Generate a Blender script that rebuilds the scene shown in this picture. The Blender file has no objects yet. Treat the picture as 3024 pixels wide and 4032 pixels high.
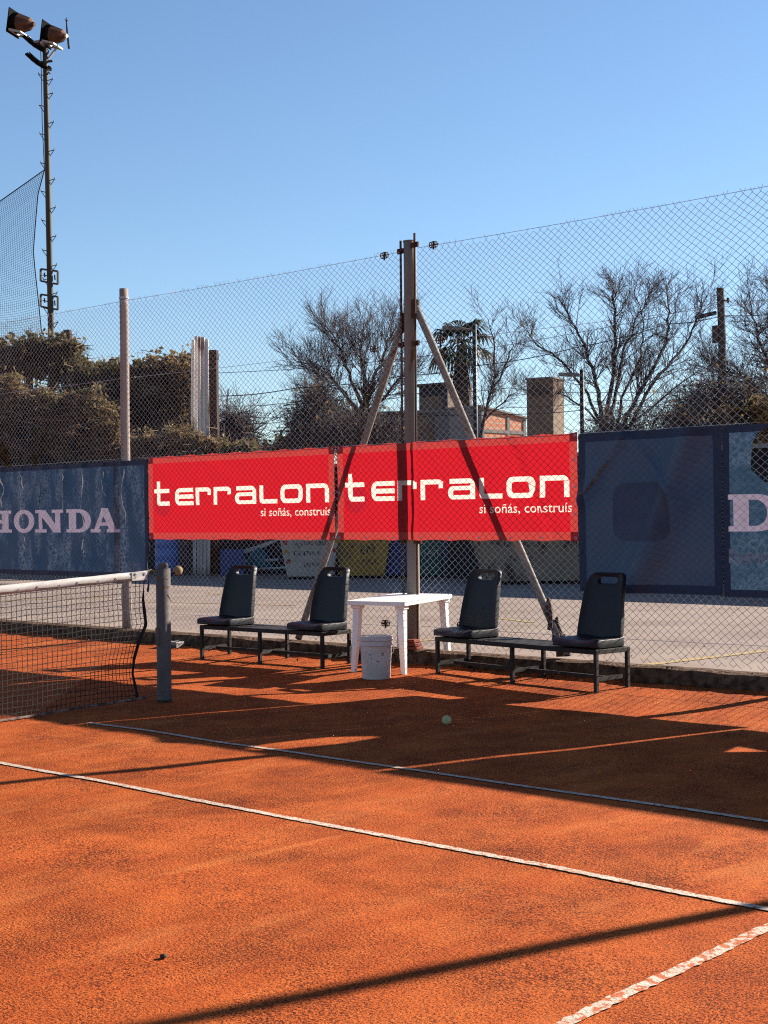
import bpy, bmesh, math, random
import numpy as np
from mathutils import Vector, Matrix, noise
from mathutils.geometry import delaunay_2d_cdt

SC = bpy.context.scene
COL = SC.collection
R = math.radians
# ------------------------------------------------------------------ camera
CAM = Vector((8.7531, -7.1413, 1.4512)); YAW, PITCH, ROLL = -0.7313, 0.0049, -0.0104; FPX = 5591.0
_cy, _sy, _cp, _sp = math.cos(YAW), math.sin(YAW), math.cos(PITCH), math.sin(PITCH)
FW = Vector((_sy*_cp, _cy*_cp, _sp)); _r0 = Vector((_cy, -_sy, 0)); _u0 = _r0.cross(FW)
RT = math.cos(ROLL)*_r0 + math.sin(ROLL)*_u0; UP = -math.sin(ROLL)*_r0 + math.cos(ROLL)*_u0
cd = bpy.data.cameras.new('camera'); cam = bpy.data.objects.new('camera', cd); COL.objects.link(cam)
m = Matrix((RT, UP, -FW)).transposed().to_4x4(); m.translation = CAM; cam.matrix_world = m
cd.sensor_fit = 'VERTICAL'; cd.sensor_height = 36.0; cd.lens = FPX/4032*36.0
cd.clip_start = 0.1; cd.clip_end = 3000
SC.camera = cam
# ------------------------------------------------------------------ light
SUN_AZ, SUN_EL = R(18.0), R(25.3)        # azimuth from +Y towards +X
SUN_STRENGTH, SKY_STRENGTH, EXPOSURE = 5.0, 0.05, 1.70
w = bpy.data.worlds.new('World'); SC.world = w; w.use_nodes = True
nt = w.node_tree; bg = nt.nodes['Background']
sky = nt.nodes.new('ShaderNodeTexSky'); sky.sky_type = 'NISHITA'; sky.sun_disc = False
sky.sun_elevation = SUN_EL; sky.sun_rotation = SUN_AZ; sky.altitude = 0
sky.air_density = 1.0; sky.dust_density = 0.05; sky.ozone_density = 3.8
nt.links.new(sky.outputs[0], bg.inputs[0]); bg.inputs[1].default_value = SKY_STRENGTH
sl = bpy.data.lights.new('sun', 'SUN'); sl.energy = SUN_STRENGTH; sl.angle = R(0.53); sl.color = (1.0, 0.90, 0.78)
so = bpy.data.objects.new('sun', sl); COL.objects.link(so)
sdir = Vector((math.sin(SUN_AZ)*math.cos(SUN_EL), math.cos(SUN_AZ)*math.cos(SUN_EL), math.sin(SUN_EL)))
so.rotation_euler = sdir.to_track_quat('Z', 'Y').to_euler()
SC.view_settings.view_transform = 'Standard'; SC.view_settings.look = 'None'
SC.view_settings.exposure = EXPOSURE; SC.view_settings.gamma = 1.0
SC.cycles.max_bounces = 6; SC.cycles.transparent_max_bounces = 8
SC.cycles.use_denoising = False; SC.cycles.filter_width = 1.15

# ------------------------------------------------------------------ helpers
def at(x, y, d):                              # photo pixel (in 1659-wide units) at depth d -> world point
    px, py = x*1.8228, y*1.8228
    return CAM + d*(FW + RT*((px-1512)/FPX) - UP*((py-2016)/FPX))
def on_ground(x, y, z=0.16):
    v = at(x, y, 1.0)-CAM
    return CAM + v*((z-CAM.z)/v.z)
def tag(o, label=None, cat=None, group=None, kind=None):
    if label: o['label'] = label
    if cat: o['category'] = cat
    if group: o['group'] = group
    if kind: o['kind'] = kind
    return o
def thing(name, label, cat, loc=(0, 0, 0), rz=0, group=None):
    o = bpy.data.objects.new(name, None); COL.objects.link(o); o.empty_display_size = .2
    o.location = loc; o.rotation_euler = (0, 0, rz)
    return tag(o, label, cat, group)
def copy_tree(o, parent=None):
    c = o.copy(); COL.objects.link(c); c.parent = parent
    for ch in list(o.children): copy_tree(ch, c)
    return c

class MB:
    def __init__(s): s.v = []; s.f = []; s.mi = []
    def add(s, vs, fs, mi=0):
        b = len(s.v); s.v.extend([tuple(p) for p in vs]); s.f.extend([tuple(b+i for i in f) for f in fs]); s.mi.extend([mi]*len(fs))
    def box(s, a, b, mi=0, M=None):
        x0, y0, z0 = a; x1, y1, z1 = b
        vs = [Vector(q) for q in ((x0,y0,z0),(x1,y0,z0),(x1,y1,z0),(x0,y1,z0),(x0,y0,z1),(x1,y0,z1),(x1,y1,z1),(x0,y1,z1))]
        if M: vs = [M @ q for q in vs]
        s.add(vs, [(0,3,2,1),(4,5,6,7),(0,1,5,4),(1,2,6,5),(2,3,7,6),(3,0,4,7)], mi)
    def tube(s, pts, rad, n=6, cap=True, mi=0, aspect=1.0):
        pts = [Vector(p) for p in pts]; k = len(pts)
        if not hasattr(rad, '__len__'): rad = [rad]*k
        ring = []; prev = None
        for i, p in enumerate(pts):
            d = (pts[min(i+1, k-1)]-pts[max(i-1, 0)])
            if d.length < 1e-9: d = Vector((0, 0, 1))
            d.normalize()
            if prev is None:
                a = Vector((1, 0, 0)) if abs(d.z) > .9 else Vector((0, 0, 1))
                u = d.cross(a).normalized()
            else:
                u = (prev - d*prev.dot(d))
                u = u.normalized() if u.length > 1e-6 else d.orthogonal().normalized()
            prev = u; v = d.cross(u)
            ring.append([p+(u*math.cos(t)+v*math.sin(t)*aspect)*rad[i] for t in [2*math.pi*(j+.5)/n for j in range(n)]])
        vs = [q for r_ in ring for q in r_]; fs = []
        for i in range(k-1):
            for j in range(n):
                a = i*n+j; b = i*n+(j+1) % n
                fs.append((a, b, b+n, a+n))
        if cap: fs.append(tuple(range(n-1, -1, -1))); fs.append(tuple((k-1)*n+j for j in range(n)))
        s.add(vs, fs, mi)
    def bar(s, p, q, w_, h_, mi=0, up=(0, 0, 1)):      # rectangular bar from p to q
        p, q = Vector(p), Vector(q); d = (q-p).normalized(); u = Vector(up)
        if abs(d.dot(u)) > .98: u = Vector((0, 1, 0))
        sx = d.cross(u).normalized(); sz = sx.cross(d)
        vs = []
        for c in (p, q):
            for a, b in ((-1,-1),(1,-1),(1,1),(-1,1)): vs.append(c+sx*a*w_/2+sz*b*h_/2)
        s.add(vs, [(3,2,1,0),(4,5,6,7),(0,1,5,4),(1,2,6,5),(2,3,7,6),(3,0,4,7)], mi)
    def lathe(s, prof, n=24, c=(0, 0, 0), mi=0, cap0=False, cap1=False):
        vs = []; fs = []
        for r_, z in prof:
            for j in range(n):
                t = 2*math.pi*j/n; vs.append((c[0]+r_*math.cos(t), c[1]+r_*math.sin(t), c[2]+z))
        for i in range(len(prof)-1):
            for j in range(n):
                a = i*n+j; b = i*n+(j+1) % n; fs.append((a, b, b+n, a+n))
        if cap0: fs.append(tuple(range(n-1, -1, -1)))
        if cap1: fs.append(tuple((len(prof)-1)*n+j for j in range(n)))
        s.add(vs, fs, mi)
    def prism(s, poly, z0, z1, M=None, mi=0):         # convex or simple polygon in xy, extruded in z
        n = len(poly); vs = [Vector((x, y, z0)) for x, y in poly]+[Vector((x, y, z1)) for x, y in poly]
        if M: vs = [M @ q for q in vs]
        s.add(vs, [tuple(range(n-1, -1, -1)), tuple(range(n, 2*n))]+[(i, (i+1) % n, (i+1) % n+n, i+n) for i in range(n)], mi)
    def build(s, name, mats, parent=None, smooth=False, bevel=0, loc=None):
        me = bpy.data.meshes.new(name); me.from_pydata(s.v, [], s.f)
        if not isinstance(mats, (list, tuple)): mats = [mats]
        for q in mats: me.materials.append(q)
        if len(mats) > 1: me.polygons.foreach_set('material_index', s.mi)
        if smooth: me.polygons.foreach_set('use_smooth', [True]*len(s.f))
        me.update()
        o = bpy.data.objects.new(name, me); COL.objects.link(o)
        if parent: o.parent = parent
        if loc is not None: o.location = loc
        if bevel:
            b = o.modifiers.new('bevel', 'BEVEL'); b.width = bevel; b.segments = 2; b.limit_method = 'ANGLE'; b.angle_limit = R(35)
        return o

def np_mesh(name, V, F, mats, parent=None, mi=None, smooth=False):     # F: (n,k) int array
    V = np.asarray(V, np.float32); F = np.asarray(F, np.int32); n, k = F.shape
    me = bpy.data.meshes.new(name)
    me.vertices.add(len(V)); me.vertices.foreach_set('co', V.ravel())
    me.loops.add(n*k); me.loops.foreach_set('vertex_index', F.ravel())
    me.polygons.add(n); me.polygons.foreach_set('loop_start', np.arange(n, dtype=np.int32)*k)
    if not isinstance(mats, (list, tuple)): mats = [mats]
    for q in mats: me.materials.append(q)
    if mi is not None: me.polygons.foreach_set('material_index', np.asarray(mi, np.int32))
    me.polygons.foreach_set('use_smooth', np.full(n, bool(smooth)))
    me.update(calc_edges=True); me.validate()
    o = bpy.data.objects.new(name, me); COL.objects.link(o)
    if parent: o.parent = parent
    return o
def seg_tubes(P, Q, r0, r1=None, n=3):        # numpy: many straight tubes
    P = np.asarray(P, float); Q = np.asarray(Q, float); k = len(P)
    r0 = np.broadcast_to(np.asarray(r0, float), (k,)); r1 = r0 if r1 is None else np.broadcast_to(np.asarray(r1, float), (k,))
    d = Q-P; d /= np.linalg.norm(d, axis=1, keepdims=True)+1e-12
    a = np.where(np.abs(d[:, 2:3]) > .9, np.array([[1., 0, 0]]), np.array([[0, 0, 1.]]))
    u = np.cross(d, a); u /= np.linalg.norm(u, axis=1, keepdims=True)+1e-12; v = np.cross(d, u)
    V = np.zeros((k, 2, n, 3))
    for j in range(n):
        t = 2*math.pi*j/n; o = u*math.cos(t)+v*math.sin(t)
        V[:, 0, j] = P+o*r0[:, None]; V[:, 1, j] = Q+o*r1[:, None]
    base = (np.arange(k)*2*n)[:, None]
    F = np.concatenate([np.stack([base[:, 0]+j, base[:, 0]+(j+1) % n, base[:, 0]+n+(j+1) % n, base[:, 0]+n+j], 1) for j in range(n)])
    return V.reshape(-1, 3), F
def leaf_quads(C, size, rng, flat=.0):        # random small leaf quads at points C
    k = len(C); d = rng.normal(size=(k, 3)); d /= np.linalg.norm(d, axis=1, keepdims=True)
    e = rng.normal(size=(k, 3)); e -= d*(e*d).sum(1, keepdims=True); e /= np.linalg.norm(e, axis=1, keepdims=True)
    s = size*(.6+.8*rng.random((k, 1)))
    V = np.stack([C-d*s*.6, C+e*s*.42, C+d*s*.6, C-e*s*.42], 1).reshape(-1, 3)
    return V, np.arange(4*k).reshape(k, 4)

# ---- materials
ALB = .58                                     # overall reflectance level of the painted and dusty surfaces
def mat(name, c, c2=None, sc=8.0, rough=.8, bump=0.0, bsc=60.0, metal=0.0, spec=.3, stretch=(1, 1, 1), c3=None, sc3=3.0, t3=.55, bdist=.01, lo=.35, hi=.65, w3=.06):
    c, c2, c3 = [tuple(q*ALB for q in k) if k else None for k in (c, c2, c3)]
    m = bpy.data.materials.new(name); m.use_nodes = True; nt = m.node_tree; N = nt.nodes; L = nt.links
    b = N['Principled BSDF']; b.inputs['Roughness'].default_value = rough; b.inputs['Metallic'].default_value = metal
    b.inputs['Specular IOR Level'].default_value = spec; b.inputs['Base Color'].default_value = (*c, 1)
    if c2 or bump or c3:
        tc = N.new('ShaderNodeTexCoord'); mp = N.new('ShaderNodeMapping'); mp.inputs['Scale'].default_value = stretch
        L.new(tc.outputs['Object'], mp.inputs[0])
    def ramped(scale, a, bb, det=5):
        n_ = N.new('ShaderNodeTexNoise'); n_.inputs['Scale'].default_value = scale; n_.inputs['Detail'].default_value = det
        L.new(mp.outputs[0], n_.inputs['Vector'])
        r = N.new('ShaderNodeMapRange'); r.inputs[1].default_value = a; r.inputs[2].default_value = bb; L.new(n_.outputs[0], r.inputs[0])
        return r.outputs[0]
    col = None
    if c2:
        mx = N.new('ShaderNodeMix'); mx.data_type = 'RGBA'; mx.inputs[6].default_value = (*c, 1); mx.inputs[7].default_value = (*c2, 1)
        L.new(ramped(sc, lo, hi), mx.inputs[0]); col = mx.outputs[2]
    if c3:
        mx = N.new('ShaderNodeMix'); mx.data_type = 'RGBA'; mx.inputs[7].default_value = (*c3, 1)
        if col: L.new(col, mx.inputs[6])
        else: mx.inputs[6].default_value = (*c, 1)
        L.new(ramped(sc3, t3, t3+w3, 8), mx.inputs[0]); col = mx.outputs[2]
    if col: L.new(col, b.inputs['Base Color'])
    if bump:
        n_ = N.new('ShaderNodeTexNoise'); n_.inputs['Scale'].default_value = bsc; n_.inputs['Detail'].default_value = 4
        L.new(mp.outputs[0], n_.inputs['Vector'])
        bp = N.new('ShaderNodeBump'); bp.inputs['Strength'].default_value = bump; bp.inputs['Distance'].default_value = bdist
        L.new(n_.outputs[0], bp.inputs['Height']); L.new(bp.outputs[0], b.inputs['Normal'])
    return m
def cloth(name, c, ct, thru=.45, c2=None, rough=.6, sc=5., worn=None, bump=.1, worn_t=.56, wst=(1, 1)):
    """thin fabric: part of the light passes through it"""
    m = mat(name, c, c2, sc=sc, rough=rough, bump=bump, bsc=25, spec=.25); nt = m.node_tree; N = nt.nodes; L = nt.links
    b = N['Principled BSDF']; out = N['Material Output']
    if worn:                                   # cracked coating along the imprint of the wire mesh
        tc = N.new('ShaderNodeTexCoord'); mp = N.new('ShaderNodeMapping'); mp.inputs['Scale'].default_value = (1, .001, 1); L.new(tc.outputs['Object'], mp.inputs[0])
        v = N.new('ShaderNodeTexVoronoi'); v.feature = 'DISTANCE_TO_EDGE'; v.inputs['Scale'].default_value = 17; L.new(mp.outputs[0], v.inputs['Vector'])
        mq = N.new('ShaderNodeMapping'); mq.inputs['Scale'].default_value = (wst[0], .001, wst[1]); L.new(tc.outputs['Object'], mq.inputs[0])
        nz = N.new('ShaderNodeTexNoise'); nz.inputs['Scale'].default_value = 2.2; nz.inputs['Detail'].default_value = 7; nz.inputs['Roughness'].default_value = .65; L.new(mq.outputs[0], nz.inputs['Vector'])
        n2 = N.new('ShaderNodeTexNoise'); n2.inputs['Scale'].default_value = 60; n2.inputs['Detail'].default_value = 4; L.new(mq.outputs[0], n2.inputs['Vector'])
        r1 = N.new('ShaderNodeMapRange'); r1.inputs[1].default_value = .30; r1.inputs[2].default_value = .02; L.new(v.outputs[0], r1.inputs[0])
        r2 = N.new('ShaderNodeMapRange'); r2.inputs[1].default_value = worn_t-.08; r2.inputs[2].default_value = worn_t+.12; L.new(nz.outputs[0], r2.inputs[0])
        r3 = N.new('ShaderNodeMapRange'); r3.inputs[1].default_value = .40; r3.inputs[2].default_value = .58; L.new(n2.outputs[0], r3.inputs[0])
        mu = N.new('ShaderNodeMath'); mu.operation = 'MULTIPLY'; L.new(r1.outputs[0], mu.inputs[0]); L.new(r2.outputs[0], mu.inputs[1])
        m2 = N.new('ShaderNodeMath'); m2.operation = 'MULTIPLY'; L.new(mu.outputs[0], m2.inputs[0]); L.new(r3.outputs[0], m2.inputs[1])
        mx = N.new('ShaderNodeMix'); mx.data_type = 'RGBA'; mx.inputs[7].default_value = (*[q*ALB for q in worn], 1)
        src = b.inputs['Base Color'].links
        if src: L.new(src[0].from_socket, mx.inputs[6])
        else: mx.inputs[6].default_value = (*[q*ALB for q in c], 1)
        L.new(m2.outputs[0], mx.inputs[0]); L.new(mx.outputs[2], b.inputs['Base Color'])
    t = N.new('ShaderNodeBsdfTranslucent'); t.inputs[0].default_value = (*[q*.66 for q in ct], 1)
    ms = N.new('ShaderNodeMixShader'); ms.inputs[0].default_value = thru
    L.new(b.outputs[0], ms.inputs[1]); L.new(t.outputs[0], ms.inputs[2]); L.new(ms.outputs[0], out.inputs[0])
    return m
def leafmat(name, c, c2, thru=.35, sc=1.2):
    m = mat(name, c, c2, sc=sc, rough=.6, spec=.2, lo=.3, hi=.7); nt = m.node_tree; N = nt.nodes; L = nt.links
    t = N.new('ShaderNodeBsdfTranslucent'); src = N['Principled BSDF'].inputs['Base Color'].links[0].from_socket; L.new(src, t.inputs[0])
    ms = N.new('ShaderNodeMixShader'); ms.inputs[0].default_value = thru
    L.new(N['Principled BSDF'].outputs[0], ms.inputs[1]); L.new(t.outputs[0], ms.inputs[2]); L.new(ms.outputs[0], N['Material Output'].inputs[0])
    return m

def clay_material():
    m = bpy.data.materials.new('clay'); m.use_nodes = True; nt = m.node_tree; N = nt.nodes; L = nt.links
    b = N['Principled BSDF']; b.inputs['Roughness'].default_value = .95; b.inputs['Specular IOR Level'].default_value = .08
    tc = N.new('ShaderNodeTexCoord')
    def nz(scale, det, rough=.6, vec=None, dist=0):
        n_ = N.new('ShaderNodeTexNoise'); n_.inputs['Scale'].default_value = scale; n_.inputs['Detail'].default_value = det; n_.inputs['Roughness'].default_value = rough
        n_.inputs['Distortion'].default_value = dist
        L.new(vec or tc.outputs['Object'], n_.inputs['Vector']); return n_.outputs[0]
    def rng(s, a, b_, lo=0, hi=1):
        r = N.new('ShaderNodeMapRange'); r.inputs[1].default_value = a; r.inputs[2].default_value = b_; r.inputs[3].default_value = lo; r.inputs[4].default_value = hi
        L.new(s, r.inputs[0]); return r.outputs[0]
    def mix(f, a, b_):
        x = N.new('ShaderNodeMix'); x.data_type = 'RGBA'; L.new(f, x.inputs[0])
        for i, q in ((6, a), (7, b_)):
            if isinstance(q, tuple): x.inputs[i].default_value = (*q, 1)
            else: L.new(q, x.inputs[i])
        return x.outputs[2]
    mp = N.new('ShaderNodeMapping'); mp.inputs['Scale'].default_value = (1, .35, 1); mp.inputs['Rotation'].default_value = (0, 0, R(12)); L.new(tc.outputs['Object'], mp.inputs[0])
    big = rng(nz(.9, 5, .6, mp.outputs[0]), .35, .68)
    mid = rng(nz(5, 6, .7, mp.outputs[0]), .35, .7)
    col = mix(big, (.41, .074, .0145), (.49, .099, .021))
    col = mix(mid, col, (.56, .134, .029))
    grain = nz(125, 3, .75)
    dens = nz(1.7, 6, .7)
    ad = N.new('ShaderNodeMath'); ad.operation = 'MULTIPLY_ADD'; ad.inputs[1].default_value = .34; L.new(dens, ad.inputs[0]); L.new(grain, ad.inputs[2])
    speck = rng(ad.outputs[0], .650, .740)
    col = mix(speck, col, (.085, .015, .005))
    dust = rng(nz(2.1, 7, .7, mp.outputs[0], .4), .55, .75, 0, .65)
    col = mix(dust, col, (.58, .175, .050))
    for k_, (rz_, sx_, sy_, sc_, a_) in enumerate(((35, 1, .16, 3.2, .66), (-20, .2, 1, 4.1, .68), (70, 1, .22, 6.5, .68))):   # shoe slides and swept dust
        mq = N.new('ShaderNodeMapping'); mq.inputs['Scale'].default_value = (sx_, sy_, 1); mq.inputs['Rotation'].default_value = (0, 0, R(rz_)); mq.inputs['Location'].default_value = (k_*7.3, k_*3.1, 0); L.new(tc.outputs['Object'], mq.inputs[0])
        col = mix(rng(nz(sc_, 5, .6, mq.outputs[0], .5), a_, a_+.10, 0, .55), col, (.60, .18, .050) if k_ != 1 else (.30, .050, .011))
    L.new(col, b.inputs['Base Color'])
    h1 = nz(70, 5, .75); h2 = nz(9, 4, .6)
    a2 = N.new('ShaderNodeMath'); a2.operation = 'MULTIPLY_ADD'; a2.inputs[1].default_value = .35; L.new(h2, a2.inputs[0]); L.new(h1, a2.inputs[2])
    bp = N.new('ShaderNodeBump'); bp.inputs['Strength'].default_value = 1.0; bp.inputs['Distance'].default_value = .016
    L.new(a2.outputs[0], bp.inputs['Height']); L.new(bp.outputs[0], b.inputs['Normal'])
    return m
def line_material():
    m = mat('court_line', (.80, .67, .54), (.64, .50, .38), sc=14, rough=.85, bump=.5, bsc=90, c3=(.62, .16, .05), sc3=42, t3=.56, w3=.04)
    return m

M = dict(
    clay=clay_material(), line=line_material(), line_worn=mat('worn_court_line', (.80, .67, .54), (.64, .48, .36), sc=14, rough=.85, bump=.5, bsc=90, c3=(.62, .15, .04), sc3=34, t3=.50, w3=.05),
    lot=mat('lot_asphalt', (.33, .255, .215), (.43, .34, .285), sc=1.1, rough=.95, bump=.35, bsc=70, spec=.1, c3=(.27, .195, .15), sc3=.55, t3=.60, w3=.1),
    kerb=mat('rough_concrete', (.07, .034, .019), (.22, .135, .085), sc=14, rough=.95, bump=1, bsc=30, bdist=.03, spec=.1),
    yellow_paint=mat('yellow_marking', (.55, .36, .08), (.42, .33, .20), sc=9, rough=.85),
    steel=mat('grey_paint', (.15, .125, .12), (.20, .17, .155), sc=6, rough=.7, bump=.08, bsc=20, spec=.12),
    galv=mat('galvanised_wire', (.62, .66, .74), (.46, .47, .52), sc=2, rough=.6, metal=.0, c3=(.30, .17, .10), sc3=1.7, t3=.60, w3=.08),
    post=mat('painted_pole', (.30, .255, .215), (.24, .20, .17), sc=3, rough=.7, bump=.15, bsc=30, stretch=(1, 1, .3), c3=(.16, .06, .025), sc3=5, t3=.64, w3=.03),
    wood_post=mat('pink_grey_pole', (.42, .33, .29), (.32, .25, .22), sc=7, rough=.85, bump=.3, bsc=30, stretch=(1, 1, .15)),
    brace=mat('grey_pipe', (.30, .25, .20), (.20, .155, .12), sc=5, rough=.75, bump=.2, bsc=30, c3=(.15, .07, .03), sc3=6, t3=.62, w3=.05),
    rust=mat('rusty_iron', (.12, .055, .03), (.06, .03, .02), sc=30, rough=.85, bump=.5, bsc=60),
    dark_iron=mat('dark_iron', (.035, .032, .03), (.06, .05, .045), sc=20, rough=.6, spec=.4),
    brick_red=mat('red_brick', (.40, .10, .05), (.28, .07, .04), sc=12, rough=.9, bump=.4, bsc=30),
    seat=mat('navy_plastic', (.010, .012, .019), (.014, .016, .023), sc=3, rough=.5, bump=.05, bsc=80, spec=.26, c3=(.045, .028, .022), sc3=9, t3=.60, w3=.18),
    bench_metal=mat('black_paint', (.022, .019, .017), (.045, .037, .032), sc=14, rough=.7, spec=.2, c3=(.16, .10, .07), sc3=18, t3=.66, w3=.03),
    bench_wood=mat('grey_slats', (.05, .045, .042), (.09, .08, .075), sc=9, rough=.6, spec=.2, stretch=(.2, 3, 3)),
    plastic=mat('white_plastic', (1.35, 1.26, 1.19), (1.28, 1.13, 1.05), sc=6, rough=.45, spec=.4, c3=(.50, .30, .22), sc3=4, t3=.70, w3=.12),
    bucket=mat('stained_white_plastic', (.92, .84, .80), (.82, .70, .64), sc=9, rough=.55, spec=.35, c3=(.30, .14, .09), sc3=6, t3=.645, w3=.05),
    band=mat('white_band', (.80, .76, .72), (.70, .64, .60), sc=10, rough=.7),
    net=mat('black_net', (.018, .016, .016), rough=.8),
    cord=mat('pale_cord', (.30, .22, .16), rough=.8),
    tape=mat('clay_stained_tape', (.12, .06, .045), (.32, .22, .17), sc=14, rough=.8, lo=.45, hi=.6),
    ball=mat('felt_ball', (.80, .76, .36), (.66, .62, .30), sc=20, rough=1, bump=.6, bsc=160),
    tan_ball=mat('old_felt', (.50, .34, .16), (.40, .26, .12), sc=20, rough=1, bump=.6, bsc=160),
    red=cloth('red_fabric', (.40, .008, .012), (.47, .009, .018), .50, rough=.55),
    red_hem=cloth('red_double_fabric', (.50, .06, .05), (.46, .045, .04), .42, rough=.5),
    red_corner=cloth('red_corner_patch', (.26, .012, .016), (.2, .01, .012), .15, rough=.55),
    red_circle=cloth('dark_red_print', (.25, .006, .012), (.38, .010, .022), .5),
    white_print=cloth('white_print', (.75, .66, .60), (.92, .72, .62), .50),
    blue=cloth('faded_blue_canvas', (.019, .052, .120), (.015, .06, .14), .12, c2=(.055, .085, .135), sc=2.2, worn=(.62, .82, .85), bump=.15, worn_t=.53, wst=(2.2, .7)),
    lit_crack=cloth('sunlit_cracks', (.50, .52, .50), (.5, .45, .38), .16, c2=(.10, .15, .20), sc=26),  # cracks, with the sunlight showing through them put into their pale colour
    blue_streaked=cloth('scratched_blue_canvas', (.045, .10, .15), (.025, .08, .16), .15, c2=(.08, .13, .165), sc=3, worn=(.46, .60, .65), bump=.15, worn_t=.46, wst=(.6, 3.5)),
    blue_plain=cloth('dark_blue_canvas', (.042, .064, .132), (.015, .05, .11), .10, c2=(.090, .100, .140), sc=1.8, bump=.15),
    blue_hem=cloth('navy_hem', (.013, .028, .072), (.01, .03, .08), .04, c2=(.024, .040, .085), sc=4),
    blue_print=cloth('faded_dark_print', (.040, .062, .120), (.01, .03, .07), .05, c2=(.062, .080, .135), sc=5),
    lilac=cloth('faded_lilac_print', (.85, .76, .92), (.45, .4, .48), .12, c2=(.55, .49, .64), sc=14),
    faint=cloth('faint_print', (.40, .38, .52), (.1, .1, .14), .06, c2=(.05, .06, .10), sc=30),
    frayed=mat('frayed_canvas', (.10, .14, .14), (.22, .26, .24), sc=30, rough=.9, bump=.6, bsc=60),
    pole=mat('weathered_pole', (.10, .085, .052), (.055, .047, .03), sc=2, rough=.7, stretch=(1, 1, .2)),
    wood=mat('old_wood', (.13, .10, .08), (.075, .06, .05), sc=10, rough=.9, bump=.5, bsc=25, stretch=(1, 1, .12)),
    lamp_rust=mat('rusty_lamp', (.22, .085, .042), (.09, .04, .022), sc=4, rough=.8),
    lamp_dark=mat('black_lamp', (.012, .012, .012), rough=.95, spec=.04), led=mat('led_glass', (.30, .30, .27), rough=.3),
    alu=mat('pale_bracket', (.45, .42, .36), rough=.5),
    corrugated=mat('corrugated_sheet', (1.1, 1.0, .92), (.85, .74, .66), sc=3, rough=.55, stretch=(1, 1, .25), c3=(.25, .11, .05), sc3=2.5, t3=.56, w3=.07),
    bark=mat('bark', (.085, .070, .062), (.05, .042, .038), sc=6, rough=.9),
    twig=mat('twigs', (.105, .074, .060), rough=.9), bramble=mat('dry_stems', (.36, .24, .14), (.20, .135, .08), sc=2, rough=.9),
    ivy=leafmat('ivy_leaf', (.11, .105, .034), (.20, .155, .06), .42), ivy_dry=leafmat('dry_leaf', (.22, .15, .065), (.34, .23, .10), .42),
    evergreen=leafmat('evergreen_leaf', (.03, .045, .016), (.055, .06, .022), .3), palm=leafmat('palm_frond', (.04, .055, .022), (.06, .075, .03), .3),
    palm_dry=mat('dry_fronds', (.13, .095, .06), (.085, .06, .04), sc=6, rough=.9),
    wall=mat('shade_black_wall', (.012, .011, .011), (.03, .027, .025), sc=1.5, rough=.9, bump=.3, bsc=8),  # near black: the shade on the wall is put into its colour
    block=mat('grey_block', (.30, .28, .26), (.24, .22, .21), sc=3, rough=.9),
    plaster=mat('warm_plaster', (.30, .205, .135), (.20, .14, .095), sc=2.5, rough=.9, bump=.2, bsc=10),
    roof=mat('dark_roof', (.05, .05, .055), rough=.7), concrete=mat('grey_concrete', (.30, .285, .26), (.25, .235, .22), sc=2, rough=.9),
    skip_white=mat('white_skip', (.56, .50, .43), (.44, .38, .31), sc=3, rough=.7, c3=(.16, .09, .06), sc3=3, t3=.62, w3=.06),
    skip_yellow=mat('yellow_skip', (.55, .30, .012), (.42, .22, .012), sc=3, rough=.6, c3=(.08, .05, .02), sc3=3, t3=.6, w3=.06),
    skip_tan=mat('tan_skip', (.40, .31, .20), (.30, .22, .14), sc=3, rough=.75, c3=(.12, .05, .03), sc3=3, t3=.57, w3=.06),
    black=mat('black_lettering', (.02, .02, .025), rough=.7), hazard=mat('hazard_yellow', (.50, .30, .02), rough=.7), redpaint=mat('red_paint', (.40, .03, .02), rough=.6),
    blue_bin=mat('blue_plastic', (.02, .06, .26), (.03, .08, .30), sc=2, rough=.45), teal=mat('teal_plastic', (.008, .09, .12), (.01, .06, .12), sc=2, rough=.45),
    green_bin=mat('green_plastic', (.01, .12, .085), (.01, .09, .08), sc=2, rough=.45), white_txt=mat('pale_lettering', (.5, .5, .5), rough=.6),
    drum=mat('blue_drum', (.05, .16, .55), (.09, .25, .70), sc=2, rough=.4), pipe=mat('white_pipe', (.62, .62, .60), rough=.5), tarp=mat('teal_tarp', (.015, .15, .18), (.02, .20, .24), sc=4, rough=.5),
    slab=mat('pale_panel', (.50, .50, .52), rough=.6), grey_box=mat('grey_box', (.32, .30, .28), (.24, .2, .18), sc=20, rough=.7), wire=mat('cable', (.02, .02, .02), rough=.6),
    lamp_green=mat('dark_green_pole', (.015, .03, .025), rough=.5), hollow=None, leaf_litter=mat('dead_leaf', (.14, .075, .04), rough=.9))
def hollow_brick():
    m = bpy.data.materials.new('hollow_brick'); m.use_nodes = True; nt = m.node_tree; N = nt.nodes; L = nt.links; b = N['Principled BSDF']; b.inputs['Roughness'].default_value = .9
    tc = N.new('ShaderNodeTexCoord'); sp = N.new('ShaderNodeSeparateXYZ'); cb = N.new('ShaderNodeCombineXYZ'); L.new(tc.outputs['Object'], sp.inputs[0]); L.new(sp.outputs[0], cb.inputs[0]); L.new(sp.outputs[2], cb.inputs[1])
    k = N.new('ShaderNodeTexBrick'); L.new(cb.outputs[0], k.inputs['Vector']); k.inputs['Color1'].default_value = (.50, .17, .07, 1); k.inputs['Color2'].default_value = (.42, .13, .055, 1); k.inputs['Mortar'].default_value = (.34, .28, .22, 1)
    k.inputs['Scale'].default_value = 1; k.inputs['Brick Width'].default_value = .33; k.inputs['Row Height'].default_value = .19; k.inputs['Mortar Size'].default_value = .02
    L.new(k.outputs[0], b.inputs['Base Color']); return m
M['hollow'] = hollow_brick()

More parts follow.
